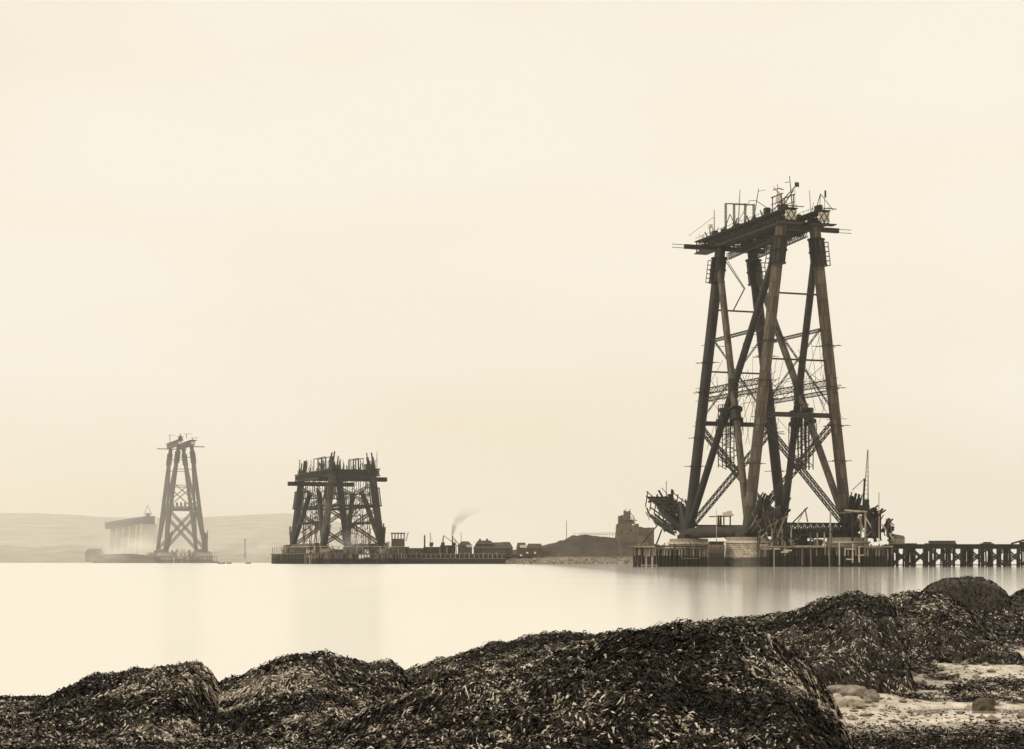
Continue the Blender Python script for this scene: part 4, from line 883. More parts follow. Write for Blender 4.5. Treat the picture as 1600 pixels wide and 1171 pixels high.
xs = np.linspace(540, 1085, 260); ip = np.array(IP); crest = CZ + (YH - np.interp(xs, ip[:, 0], ip[:, 1])) / F * 1200
tt = np.linspace(0, 1, 40); X = np.zeros((40, 260)); Y = X.copy(); Z = X.copy()
for j, tj in enumerate(tt):
    D = 1150 + 130 * tj; Y[j] = D; X[j] = (xs - CX) / F * 1190
    pr = np.interp(tj, [0, .04, .12, .22, .38, .7, 1], [-.15, .1, .3, .5, 1, .95, -.1]); Z[j] = crest * pr + 4.5 * fbm(X[j] / 8, Y[j] / 8, 21, 6) * (1 if .02 < tj < .98 else 0) * (.6 if abs(tj - .38) < .08 else 1) - (0 if pr > 0 else .8)
tag(grid_mesh('island', X, Y, Z, M['island']), kind='structure')
# shore boulders along the island foot
SHORE = MB()
for k in range(220):
    px = random.uniform(795, 1010); c = at(px, 0, 1148 + random.uniform(-1, 9)); c.z = random.uniform(-.2, 2.5) * (c.y - 1146) / 9
    bm_ = SHORE; rr = random.uniform(.4, 1.5); vs_ = []; fs_ = []
    bpy_ico = [(0, 0, 1), (.9, 0, .4), (.3, .85, .4), (-.7, .5, .4), (-.7, -.5, .4), (.3, -.85, .4), (.7, .5, -.4), (-.3, .85, -.4), (-.9, 0, -.4), (-.3, -.85, -.4), (.7, -.5, -.4), (0, 0, -1)]
    vs_ = [c + Vector(q) * rr * random.uniform(.75, 1.2) for q in bpy_ico]
    fs_ = [(0, 1, 2), (0, 2, 3), (0, 3, 4), (0, 4, 5), (0, 5, 1), (1, 6, 2), (2, 7, 3), (3, 8, 4), (4, 9, 5), (5, 10, 1), (6, 7, 2), (7, 8, 3), (8, 9, 4), (9, 10, 5), (10, 6, 1), (11, 7, 6), (11, 8, 7), (11, 9, 8), (11, 10, 9), (11, 6, 10)]
    bm_.add(vs_, fs_)
M['shore_rock'] = plain('pale shore rock', .24, .9, .5, .3, .3)
tag(SHORE.build('shore_rubble', M['shore_rock']), 'pale rubble along the rocky foot of the island', 'rubble', None, 'stuff')
# quay
o = thing('timber_quay', at(690, 879, 1146), 'long dark timber quay wall left of the island sheds', 'quay'); me = tube_mesh('pile', 'pile', .3, 8, 6)
x0, x1 = XL(604, 1146), XL(790, 1146)
mb = MB(); mb.box(((x0 + x1) / 2, 1151, 2.6), x1 - x0, 8, 7.0); mb.build('sheeting', M['timber_dark'], o)
k = x0
while k < x1: place('pile', me, o, (k, 1146.6, -1), (0, 0, 0), (1, 1, random.uniform(.9, 1.05))); k += random.uniform(2.6, 3.6)
for z in (6.2, 3.4): mb = MB(); mb.beam((x0, 1146.2, z), (x1, 1146.2, z), .4, .4); mb.build('waling', M['timber'], o)
xq = x0 + 8
while xq < x1 - 34:
    wq = random.uniform(4, 11); hq = random.uniform(3.2, 6.2); mb = MB(); mb.box((xq + wq / 2, 1166 + random.uniform(-3, 3), 5.8 + hq / 2), wq - .2, 5, hq); mb.build('boarded_wall', M[random.choice(('timber_dark', 'shed', 'timber'))], o); xq += wq
for q in range(26):
    xq = random.uniform(x0, x1); mb = MB(); p_ = Vector((xq, 1148 + random.uniform(0, 6), 6)); mb.beam(p_, p_ + Vector((random.uniform(-1.5, 1.5), 0, random.uniform(1, 5))), random.choice((.25, .4, .9))); mb.build('spar', M[random.choice(('timber', 'timber_dark', 'timber_pale'))], o)
o = thing('lookout_hut', at(622, 862, 1140), 'tall boarded hut with open top storey beside the middle tower', 'hut')
a, b_ = at(611.5, 850, 1140), at(631.5, 850, 1140); w = b_.x - a.x; xc = (a.x + b_.x) / 2; zt5 = z_at(842, 1140); zr = z_at(833.5, 1140)
mb = MB(); mb.box((xc, 1143, (5 + zt5) / 2), w, 6, zt5 - 5); mb.build('wall', M['shed'], o); mb = MB(); mb.box((xc, 1143, zr), w + .8, 7, .7); mb.build('roof', M['roof'], o)
for f_ in (0, .25, .5, .75, 1):
    for yy in (1140.3, 1145.7): mb = MB(); mb.beam((a.x + .2 + (w - .4) * f_, yy, zt5), (a.x + .2 + (w - .4) * f_, yy, zr), .35); mb.build('post', M['timber_dark'], o)
for px0, py0, px1, py1, D, lab in ((634, 846, 638, 832, 1150, 'thin leaning pole right of the lookout hut'),): 
    o = thing('leaning_pole', at(px0, py0, D), lab, 'pole'); mb = MB(); mb.tube(at(px0, py0, D), at(px1, py1, D), .22, n=6); mb.build('pole', M['timber_dark'], o)
o = thing('iron_chimney', at(663.5, 852, 1150), 'slim upright dark chimney behind the quay', 'chimney'); a = at(663.5, 855, 1150); mb = MB(); mb.tube(a, at(663.5, 836.5, 1150), .5, .45, n=10); mb.build('stack', M['iron'], o, True)
def small_crane(px, D, pts, label):
    o = thing('quay_crane', at(px, 862, D), label, 'crane')
    for k, (a, b_, w) in enumerate(pts): mb = MB(); mb.beam(at(a[0], a[1], D), at(b_[0], b_[1], D), w); mb.build(('mast', 'jib', 'stay', 'stay')[min(k, 3)], M['timber'], o)
    mb = MB(); mb.box(at(px, 851, D), 2.2, 2, 2.6); mb.build('cab', M['iron'], o)
small_crane(674, 1152, (((673, 862), (672, 832), .3), ((668, 862), (677, 850), .4), ((672, 832), (676, 848), .15)), 'slender quay crane with upright mast right of the slim chimney')
small_crane(692, 1152, (((692, 852), (693, 837), .6), ((693, 837), (716, 854), .4), ((693, 837), (689, 852), .2)), 'quay crane with long jib slanting down to the right')
small_crane(709, 1155, (((707, 854), (707, 838), .9), ((709, 841), (722, 858), .5), ((710, 844), (714, 856), .3)), 'stubby steam crane under the dark smoke')
o = thing('flagstaff', at(720.5, 852, 1160), 'thin flagstaff beside the gabled shed', 'pole'); mb = MB(); mb.tube(at(720.5, 856, 1160), at(720.5, 832, 1160), .16, n=6); mb.build('pole', M['timber'], o)
def shed(px0, px1, pe, pr, D, label, depth=14, hip=.1, chim=0, mat='shed'): return house(px0, px1, pe, pr, D, label, mat, depth, 'shed', 'shed', zb=4.5, hip=hip, chim=chim, wins=0, group='sheds on the island')
o = shed(715.5, 737, 853, 846, 1160, 'small gabled shed at the left end of the island sheds', 12, .3)
mb = MB(); mb.box(at(733, 853.5, 1159.3), 3.4, .3, 1.5); mb.build('pale_lean_to', M['canvas'], o)
o = shed(740, 790, 857, 847.5, 1164, 'largest long shed with two small roof vents', 18, .13)
for px in (750, 761): mb = MB(); mb.box(at(px, 845, 1172), 1.2, 1.2, 2.4); mb.build('roof_vent', M['roof'], [q for q in o.children if q.name.startswith('roof')][0])
mb = MB(); a = at(757, 846, 1172); mb.add([a + Vector(q) for q in ((-6, -5, -2), (6, -5, -2), (6, 5, -2), (-6, 5, -2), (-4, 0, .5), (4, 0, .5))], [(0, 1, 5, 4), (2, 3, 4, 5), (0, 4, 3), (1, 2, 5)]); mb.build('raised_roof', M['roof'], o)
shed(779, 801, 857, 847, 1168, 'rounded end shed just right of the largest shed', 14, .25)
o = shed(807.5, 822, 857, 848, 1168, 'squat shed with pale lean-to in the middle of the island', 14, .18)
mb = MB(); mb.box(at(818, 854, 1167), 4.4, .3, 1.7); mb.build('pale_lean_to', M['canvas'], o)
shed(823, 848, 857, 849.5, 1172, 'low sloping shed at the foot of the island mound', 14, .15)
for px, py in ((814, 868), (824, 864), (836, 864)):
    bm_ = MB(); bm_.box(at(px, py, 1150), 1.2, 1, 1.1); tag(bm_.build('crate', M['canvas']), 'pale %s block lying on the island shore' % {814: 'lowest left', 824: 'middle', 836: 'rightmost'}[px], 'block', 'pale blocks on the island shore')
o = thing('flagstaff', at(885.2, 838, 1195), 'tall thin pole on the left shoulder of the island mound', 'pole'); mb = MB(); mb.tube(at(885.2, 846, 1195), at(885.2, 813.5, 1195), .22, .15, n=6); mb.build('pole', M['timber'], o)
o = thing('rail_fence', at(930, 838, 1198), 'light rail fence along the top of the island mound', 'fence')
k = 898
while k < 966:
    mb = MB(); py = np.interp(k, ip[:, 0], ip[:, 1]); mb.beam(at(k, py + 2, 1197), at(k, 832.5 + .2 * math.sin(k), 1197), .22); mb.build('post', M['timber'], o); k += 4.2
for py in (832.6, 835): mb = MB(); mb.beam(at(905, py + 1, 1197), at(966, py, 1197), .2); mb.build('rail', M['timber'], o)
o = thing('castle_ruin', at(982, 845, 1196), 'ruined stone castle with broken tower and timber props on the island', 'ruin')
def block(px0, px1, py0, py1, D, dep, nm, mat='ruin', taper=0, rag=0):
    a = at(px0, py1, D); b_ = at(px1, py1, D); zt6 = z_at(py0, D); mb = MB(); n = max(2, int((b_.x - a.x) / 1.6)); vs_ = []; fs_ = []
    for i in range(n + 1):
        x = a.x + (b_.x - a.x) * i / n; zz = zt6 - random.uniform(0, rag)
        for y in (D, D + dep): vs_ += [Vector((x + taper * (.5 - i / n) * -2, y, a.z)), Vector((x, y, zz))]
    for i in range(n): q = i * 4; fs_ += [(q, q + 4, q + 5, q + 1), (q + 2, q + 3, q + 7, q + 6), (q + 1, q + 5, q + 7, q + 3)]
    fs_ += [(0, 1, 3, 2), (4 * n, 4 * n + 2, 4 * n + 3, 4 * n + 1)]
    mb.add(vs_, fs_); return mb.build(nm, M[mat], o)
block(964, 998, 817, 850, 1196, 12, 'curtain_wall', rag=2.2, taper=.6); block(966.5, 978, 806, 819, 1197, 7, 'turret', rag=1.6); block(969, 974, 802, 810, 1198, 5, 'turret', rag=2); block(975, 984.5, 795, 819, 1196.5, 6, 'broken_tower', rag=2.4)
block(984, 992, 811, 819, 1197, 6, 'broken_wall', rag=2.4); block(998, 1022, 823, 850, 1202, 10, 'lower_wall', rag=1.2); block(996, 1010, 838, 862, 1190, 8, 'lower_wall', rag=1)
for px, py, w, h in ((971, 831, .9, 1.6), (986, 829, .9, 1.6)): mb = MB(); mb.box(at(px, py, 1195.9), w, .25, h); mb.build('window_opening', M['mat_glass'], o)
for a, b_ in (((984, 800), (994, 815)), ((984, 806), (991, 817)), ((966, 814), (996, 813.5)), ((978, 806), (978, 795)), ((984.6, 795), (984.6, 817)), ((990, 806), (990, 817)), ((966, 818), (984, 814))): mb = MB(); mb.beam(at(a[0], a[1], 1194), at(b_[0], b_[1], 1194), .35); mb.build('timber_prop', M['timber_dark'], o)
o = thing('leaning_pole', at(970, 872, 1150), 'long pale leaning spar below the castle ruin', 'pole'); mb = MB(); mb.beam(at(971, 872, 1150), at(966, 842, 1162), .5); mb.build('pole', M['timber'], o)

# ------------------------------------------------------------------ foreground: foreshore, weed-covered rocks, seaweed
def P2(px, D): return (px - CX) / F * D
def base_h(x, y):
    sx_ = x / np.maximum(y, 1)                         # bearing
    left = .37 - .9 * smooth01((y - 18.5) / 7)
    right = .25 - .20 * smooth01((18.0 - y) / 1.2) + .45 * smooth01((y - 28.5) / 8) - 1.6 * smooth01((y - 40) / 7)
    near = .22 * smooth01((15.0 - y) / 4.5)
    w = smooth01((sx_ - .105) / .06)
    mid = .3 - .9 * smooth01((y - 29) / 5)
    wl = smooth01((sx_ + .06) / .1)
    return (left * (1 - wl) + mid * wl) * (1 - w) + right * w + near * (1 - w) + .07 * fbm(x / 1.7, y / 1.7, 5, 4) + .05 * fbm(x / .35, y / .35, 6, 3) - .11 * smooth01(1.15 - ((x - 4.95) / .95) ** 2 - ((y - 19.3) / .75) ** 2)
# label, depth of crest, depth of front foot, foot height, steepness, back run, crest outline (bearing in plate px, height in plate px)
MOUNDS = [
 ('great weed-hung rock mound in the front centre', 14.0, 9.3, .55, 1.9, 2.2, [(520, 1135), (580, 1096), (640, 1070), (700, 1050), (760, 1036), (860, 1019), (930, 1002), (985, 984), (1030, 973), (1100, 977), (1180, 986), (1230, 1011), (1270, 1050), (1300, 1094), (1316, 1145), (1330, 1235)]),
 ('long low weedy ridge rising behind the front mound', 26.0, 19.0, .1, 1.5, 3, [(575, 1110), (610, 1064), (640, 1047), (700, 1028), (760, 1006), (830, 991), (900, 988), (1000, 984), (1080, 978), (1150, 980), (1200, 1000)]),
 ('steep-sided weedy mound overhanging the sand', 25.4, 21.3, .12, 2.6, 2.5, [(1010, 1030), (1050, 985), (1090, 967), (1130, 958), (1180, 960), (1240, 948), (1290, 933), (1320, 930), (1355, 934), (1375, 933), (1391, 950), (1400, 1000), (1405, 1060), (1410, 1130)]),
 ('rounded weedy hump behind the steep-sided mound', 32.0, 27.5, .35, 2.0, 2, [(1350, 990), (1370, 950), (1385, 935), (1410, 926), (1450, 922), (1480, 928), (1505, 946), (1535, 975), (1560, 1010)]),
 ('smooth dark boulder-like rock against the water at the right', 39.5, 38.0, .72, 3.0, 1.5, [(1418, 990), (1425, 960), (1432, 938), (1442, 921), (1458, 908), (1480, 900), (1510, 896), (1535, 899), (1555, 908), (1568, 919), (1578, 936), (1590, 975)]),
 ('dark rock cut off by the right edge', 37.5, 36.0, .75, 3.0, 1.5, [(1555, 985), (1566, 950), (1576, 931), (1590, 920), (1610, 914), (1650, 912), (1700, 916)]),
 ('broad flat weed bank behind the sand', 35.0, 30.0, .2, 1.25, 3, [(1370, 1020), (1400, 985), (1440, 966), (1500, 958), (1560, 954), (1620, 955), (1720, 960)]),
 ('left weedy mound with its steep dark right end', 18.2, 13.2, .42, 1.8, 1.6, [(-160, 1150), (0, 1110), (85, 1082), (108, 1066), (180, 1046), (230, 1034), (285, 1025), (312, 1026), (330, 1040), (346, 1064), (362, 1110), (380, 1180)]),
 ('pointed weedy mound left of centre', 19.2, 13.6, .42, 1.8, 1.6, [(310, 1160), (335, 1075), (350, 1055), (380, 1046), (420, 1031), (442, 1018), (465, 1012), (510, 1016), (548, 1023), (572, 1036), (600, 1033), (618, 1040), (634, 1052), (655, 1085), (690, 1150)]),
 ('small low weed patch lying on the sand', 26.3, 23.6, .16, 1.6, 1, [(1380, 1075), (1400, 1034), (1425, 1026), (1450, 1032), (1475, 1046), (1495, 1075)]),
]
def mound_h(i, x, y):
    lab, Dc, Df, zf, p_, back, cr_ = MOUNDS[i]
    wx = x + .22 * fbm(x / .9, y / .9, 40 + i, 3); wy = y + .9 * fbm(x / 1.2 + 9, y / 1.2, 60 + i, 3)
    px = CX + F * wx / Dc * (.35 + .65 * Dc / np.maximum(y, 1)); cp_ = np.array(cr_, float)
    zc = CZ - (np.interp(px, cp_[:, 0], cp_[:, 1]) - YH) / F * Dc; zc = np.where((px < cp_[0, 0]) | (px > cp_[-1, 0]), -.6, zc)
    s_ = np.clip((Dc - wy) / (Dc - Df), 0, 1.3); front = np.minimum(zf, zc) + (zc - np.minimum(zf, zc)) * (1 - s_ ** p_)
    bk = zc - 1.4 * np.clip((wy - Dc) / back, 0, 2) ** 2
    z = np.where(wy < Dc, front, bk) - 3 * np.clip(Df - .2 - wy, 0, 1)
    lump = .26 * fbm(x / .55, y / .7, 80 + i, 4) + .12 * fbm(x / .15, y / .19, 90 + i, 3)
    return z - .07 + lump * (1 if zf < .7 else .3)
def bounds(i):
    lab, Dc, Df, zf, p_, back, cr_ = MOUNDS[i]; a, b_ = cr_[0][0], cr_[-1][0]; y0, y1 = Df - 1.6, Dc + back + 1.0
    xs_ = [P2(q, y) for q in (a, b_) for y in (y0, Dc, y1)]; return min(xs_) - .5, max(xs_) + .5, y0, y1
BND = [bounds(i) for i in range(len(MOUNDS))]
def total_h(x, y):
    h = base_h(x, y); ow = np.zeros(len(x), int)
    for i, (x0, x1, y0, y1) in enumerate(BND):
        k = np.nonzero((x > x0) & (x < x1) & (y > y0) & (y < y1))[0]
        if len(k):
            hi = mound_h(i, x[k], y[k]); up_ = hi > h[k]; h[k[up_]] = hi[up_]; ow[k[up_]] = i + 1
    return h, ow

m, t, b = ntree('wet sand and weed-dark rock'); l = t.links.new
at_ = nd(t, 'ShaderNodeAttribute'); at_.attribute_name = 'sand'; g = nd(t, 'ShaderNodeNewGeometry')
n = nd(t, 'ShaderNodeTexNoise', Scale=5, Detail=6, Roughness=.7); l(g.outputs['Position'], n.inputs['Vector'])
r = nd(t, 'ShaderNodeValToRGB'); r.color_ramp.elements[0].position = .3; r.color_ramp.elements[1].position = .62; r.color_ramp.elements[0].color = sep(.24); r.color_ramp.elements[1].color = sep(.78); l(n.outputs[0], r.inputs[0])
mx = nd(t, 'ShaderNodeMix', data_type='RGBA'); mx.inputs[6].default_value = sep(.03); l(at_.outputs['Fac'], mx.inputs[0]); l(r.outputs[0], mx.inputs[7]); l(mx.outputs[2], b.inputs['Base Color'])
b.inputs['Roughness'].default_value = .55
bp = nd(t, 'ShaderNodeBump', Strength=.5, Distance=.04); l(n.outputs[0], bp.inputs['Height']); l(bp.outputs[0], b.inputs['Normal'])
M['foreshore'] = m
M['rock'] = plain('wet rock under weed', .03, .5, .4, 3, .5)

def sand_mask(x, y):
    px = CX + F * x / y
    s = smooth01((px - 1285) / 30) * smooth01((y - 16.9 - .0008 * (px - 1300)) / .8) * (1 - smooth01((y - 30.0) / 1.5))
    s2 = s * smooth01((fbm(x / .7, y / 1.3, 31, 4) + .14 - .10 * smooth01((y - 25) / 3)) / .08)
    near = smooth01((fbm(x / .35 + 3, y / .5, 33, 3) - .20) / .05) * (y < 17.6) * (px > 1290) * .8
    return np.maximum(s2, near)
gx = np.linspace(-11, 17, 420); yy = 8.5 + (52 - 8.5) * (np.linspace(0, 1, 420) ** 1.5)
X, Y = np.meshgrid(gx, yy); Z = base_h(X, Y)
fo = grid_mesh('foreshore', X, Y, Z, M['foreshore']); tag(fo, kind='structure')
sa = fo.data.attributes.new('sand', 'FLOAT', 'POINT'); sa.data.foreach_set('value', sand_mask(X, Y).ravel().astype(np.float32))

# seaweed fronds
m, t, b = ntree('wet bladder wrack'); l = t.links.new
at_ = nd(t, 'ShaderNodeAttribute'); at_.attribute_name = 'tint'
r = nd(t, 'ShaderNodeValToRGB'); e = r.color_ramp.elements; e[0].color = sep(.009); e[1].color = sep(.7); e.new(.5).color = sep(.017); e.new(.72).color = sep(.24)  # pale stops colour in wet glints as well as dried tips
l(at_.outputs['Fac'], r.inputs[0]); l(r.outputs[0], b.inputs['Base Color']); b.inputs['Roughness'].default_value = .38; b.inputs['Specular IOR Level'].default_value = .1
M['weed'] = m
SIDX = {}
def grow(xr, yr, n, lenr, wid, seed, NS):
    g_ = np.random.default_rng(seed); x = g_.uniform(*xr, n); y = g_.uniform(*yr, n)
    k = (np.abs(x / y) < .30); x, y = x[k], y[k]
    z, own = total_h(x, y)
    k = z > .02; x, y, z, own = x[k], y[k], z[k], own[k]
    sm = sand_mask(x, y) * (own == 0); k = g_.random(len(x)) > sm * .985; x, y, z, own = x[k], y[k], z[k], own[k]
    N = len(x); e_ = .06
    gx_ = (total_h(x + e_, y)[0] - total_h(x - e_, y)[0]) / (2 * e_); gy_ = (total_h(x, y + e_)[0] - total_h(x, y - e_)[0]) / (2 * e_)
    sl = np.hypot(gx_, gy_); ddir = np.arctan2(-gy_, -gx_)
    swirl = vnoise(x / .8, y / .8, 71) * 6.28 * 1.5
    mixw = np.clip(sl * 1.2, 0, .85)
    ang = np.arctan2(np.sin(ddir) * mixw + np.sin(swirl) * (1 - mixw), np.cos(ddir) * mixw + np.cos(swirl) * (1 - mixw)) + g_.normal(0, .9, N) * (1.1 - mixw)
    ln = g_.uniform(*lenr, N) * (1 + .5 * np.clip(sl, 0, 1)); w = wid * g_.uniform(.5, 1.5, N); lg = g_.random(N) < .05; ln = np.where(lg, ln * g_.uniform(1.6, 3.0, N), ln); w = np.where(lg, w * .6, w)
    sm_ = (own == 5) | (own == 6); ln = np.where(sm_, ln * .8, ln); w = np.where(sm_, w * .8, w)
    patch = fbm(x / 1.0, y / 1.0, 55, 3); tint = np.clip(.20 + 1.0 * patch + 1.5 * fbm(x / .10, y / .10, 57, 2) + g_.normal(0, .16, N) + (g_.random(N) > .80 - .5 * patch) * .55, 0, 1); tint = np.where(sm_, tint * .6, tint)  # flecks: dried tips, plus wet glints and lit and dark clumps painted in
    pts = np.zeros((N, NS + 1, 3)); px_, py_ = x.copy(), y.copy(); a_ = ang.copy(); curl = g_.normal(0, .5, N)
    lift0 = g_.uniform(-.01, .035, N); hump = g_.uniform(-.02, .045, N) * np.minimum(ln / .12, 1.2); hump = np.where(sm_, hump * .5, hump); lift0 = np.where(sm_, lift0 * .6, lift0)
    for s in range(NS + 1):
        zz = total_h(px_, py_)[0] if s else z
        pts[:, s, 0], pts[:, s, 1] = px_, py_; pts[:, s, 2] = zz + lift0 + hump * math.sin(math.pi * (s / NS) ** .8) + .006
        st = ln / NS / np.sqrt(1 + sl ** 2); px_ = px_ + np.cos(a_) * st; py_ = py_ + np.sin(a_) * st; a_ = a_ + curl
    tang = np.gradient(pts, axis=1); tang /= np.linalg.norm(tang, axis=2, keepdims=True) + 1e-9
    nrm = np.stack([-gx_, -gy_, np.ones(N)], 1); nrm /= np.linalg.norm(nrm, axis=1, keepdims=True)
    side = np.cross(tang, nrm[:, None, :]); side /= np.linalg.norm(side, axis=2, keepdims=True) + 1e-9
    roll = g_.normal(0, .9, N)[:, None, None]; nn = np.cross(side, tang); tw = roll + g_.normal(0, .5, N)[:, None, None] * np.arange(NS + 1)[None, :, None]; side = side * np.cos(tw) + nn * np.sin(tw)
    prof = np.array([.5, 1.0, 1.15, .35]) if NS == 3 else np.array([.55, 1.15, .35]); hw = (w[:, None] * prof[None, :])[:, :, None] * .5
    A = pts - side * hw; B = pts + side * hw
    V = np.stack([A, B], 2).reshape(N, (NS + 1) * 2, 3)
    return V, own, tint, NS
batches = [grow((-5.6, 5.4), (9.0, 18.5), 560000, (.018, .052), .0105, 1, 2), grow((-8.5, 9.5), (18.0, 30.0), 420000, (.02, .058), .0115, 2, 2), grow((-2, 14), (29.0, 45.0), 150000, (.035, .085), .017, 3, 2)]
print('fronds', [len(q[0]) for q in batches])
def weed_mesh(name, ow_, parent, off):
    cos_, fas, tns, b0 = [], [], [], 0
    for V, own, tint, NS in batches:
        k = own == ow_; V = V[k]; N = len(V)
        if not N: continue
        K = (NS + 1) * 2; cos_.append((V - np.array(off)).reshape(-1, 3)); f0 = np.array([[2 * q, 2 * q + 1, 2 * q + 3, 2 * q + 2] for q in range(NS)])
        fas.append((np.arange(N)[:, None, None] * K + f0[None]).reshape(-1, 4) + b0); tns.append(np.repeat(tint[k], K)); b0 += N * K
    if not cos_: return None
    co = np.concatenate(cos_).astype(np.float32); fa = np.concatenate(fas).astype(np.int32); me = bpy.data.meshes.new(name)
    me.vertices.add(len(co)); me.vertices.foreach_set('co', co.ravel()); me.loops.add(fa.size); me.loops.foreach_set('vertex_index', fa.ravel())
    me.polygons.add(len(fa)); me.polygons.foreach_set('loop_start', np.arange(0, fa.size, 4, dtype=np.int32)); me.update(calc_edges=True); me.shade_smooth()
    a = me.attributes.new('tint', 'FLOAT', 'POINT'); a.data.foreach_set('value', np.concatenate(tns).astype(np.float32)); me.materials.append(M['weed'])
    o = bpy.data.objects.new(name, me); COL.objects.link(o); o.parent = parent; o['kind'] = 'stuff'; return o
for i, md in enumerate(MOUNDS):
    lab, Dc, Df = md[:3]; pxs = [q[0] for q in md[6]]
    x0, x1 = P2(pxs[0], Dc + md[5]) - .3, P2(pxs[-1], Dc + md[5]) + .3; x0 = min(x0, P2(pxs[0], Df) - .3); x1 = max(x1, P2(pxs[-1], Df) + .3); y0, y1 = Df - 1.2, Dc + md[5] + 1
    org = Vector(((x0 + x1) / 2, Dc, 0)); o = thing('weed_covered_rock', org, lab, 'rock', 'seaweed-covered rocks on the foreshore')
    n_ = 150; X, Y = np.meshgrid(np.linspace(x0, x1, n_), np.linspace(y0, y1, n_)); Z = mound_h(i, X, Y)
    ro = grid_mesh('rock_body', X - org.x, Y - org.y, Z - org.z, M['rock'], keep=Z > np.minimum(base_h(X, Y), .3) - .12); ro.parent = o
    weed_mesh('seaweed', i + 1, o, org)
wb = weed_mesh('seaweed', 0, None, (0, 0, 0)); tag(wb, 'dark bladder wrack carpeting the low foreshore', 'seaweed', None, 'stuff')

# tide pool and loose stones on the sand
def stone(px, py, D, wpx, hpx, mat, label, cat='stone', seed=0, flat=1.0, dep=1.0):
    c = at(px, py, D); rx = wpx / F * D / 2; rz = hpx / F * D / 2; import bmesh
    bm_ = bmesh.new(); bmesh.ops.create_icosphere(bm_, subdivisions=4, radius=1); rs = random.Random(seed)
    for v in bm_.verts:
        p = v.co; nn = .0
        f_ = float(fbm(np.array(p.x * 1.3 + seed), np.array(p.y * 1.3 + p.z * 1.7), seed, 4)); s = 1 + .8 * f_
        q = Vector((abs(p.x) ** .8 * math.copysign(1, p.x), abs(p.y) ** .8 * math.copysign(1, p.y), abs(p.z) ** .8 * math.copysign(1, p.z)))
        v.co = Vector((q.x * rx * s, q.y * rx * dep * s, q.z * rz * s * 1.15))
    me = bpy.data.meshes.new('stone'); bm_.to_mesh(me); bm_.free(); me.shade_smooth(); me.materials.append(M[mat]); o = bpy.data.objects.new('stone', me); COL.objects.link(o)
    hz = float(total_h(np.array([c.x]), np.array([c.y]))[0][0]); o.location = (c.x, c.y, hz + rz * .55); return tag(o, label, cat, 'loose stones on the sand')
M['boulder'] = plain('grey boulder', .09, .8, .5, 14, .6); M['pale_rock'] = plain('pale barnacled stone', .5, .85, .3, 12, .6); M['mid_rock'] = plain('speckled stone', .26, .85, .5, 14, .6)
stone(1537, 1098, 19.6, 38, 32, 'boulder', 'large dark rounded boulder standing on the pale sand', seed=3)
stone(1467, 1106, 18.9, 26, 15, 'mid_rock', 'small speckled stone left of the dark boulder', seed=5)
stone(1307, 1094, 19.4, 24, 22, 'pale_rock', 'pale rounded stone against the front mound', seed=8)
stone(1333, 1093, 19.6, 34, 18, 'pale_rock', 'pale flat stone just right of the front mound', seed=9)
stone(1362, 1090, 20.0, 24, 22, 'mid_rock', 'speckled grey stone at the left of the sand', seed=12)
stone(1322, 1083, 20.8, 58, 26, 'mid_rock', 'broad shaded stone at the foot of the steep-sided mound', seed=14)
stone(1550, 1082, 21.0, 24, 8, 'pale_rock', 'thin pale slab behind the dark boulder', seed=15)
m, t, b = ntree('tide pool water'); b.inputs['Base Color'].default_value = sep(.35); b.inputs['Roughness'].default_value = .03; b.inputs['IOR'].default_value = 1.33; M['pool'] = m
pl = MB(); pl.add([Vector((4.95 + 1.35 * math.cos(q * math.pi / 20), 19.3 + 1.0 * math.sin(q * math.pi / 20), .205)) for q in range(40)], [tuple(range(40))]); tag(pl.build('tide_pool', M['pool']), kind='structure')

g_ = np.random.default_rng(77); pb = MB(); cnt = 0
ICO = [(0, 0, 1), (.9, 0, .4), (.3, .85, .4), (-.7, .5, .4), (-.7, -.5, .4), (.3, -.85, .4), (0, 0, -.6)]; IF = [(0, 1, 2), (0, 2, 3), (0, 3, 4), (0, 4, 5), (0, 5, 1), (6, 2, 1), (6, 3, 2), (6, 4, 3), (6, 5, 4), (6, 1, 5)]
D_ = g_.uniform(17.5, 31, 1500); X_ = P2(g_.uniform(1285, 1640, 1500), D_); hh, ow = total_h(X_, D_); ok_ = (ow == 0) & (sand_mask(X_, D_) > .3)
for x, D, h_ in zip(X_[ok_], D_[ok_], hh[ok_]):
    rr = .007 + .06 * g_.random() ** 6; q = g_.uniform(.6, 1.2, (7, 3)); pb.add([Vector((x + v[0] * rr * 1.4 * w[0], D + v[1] * rr * 1.4 * w[1], h_ + v[2] * rr * w[2])) for v, w in zip(ICO, q)], IF)
tag(pb.build('pebbles', M['mid_rock'], None, True), 'scattered pebbles and grit on the pale sand', 'pebbles', None, 'stuff')

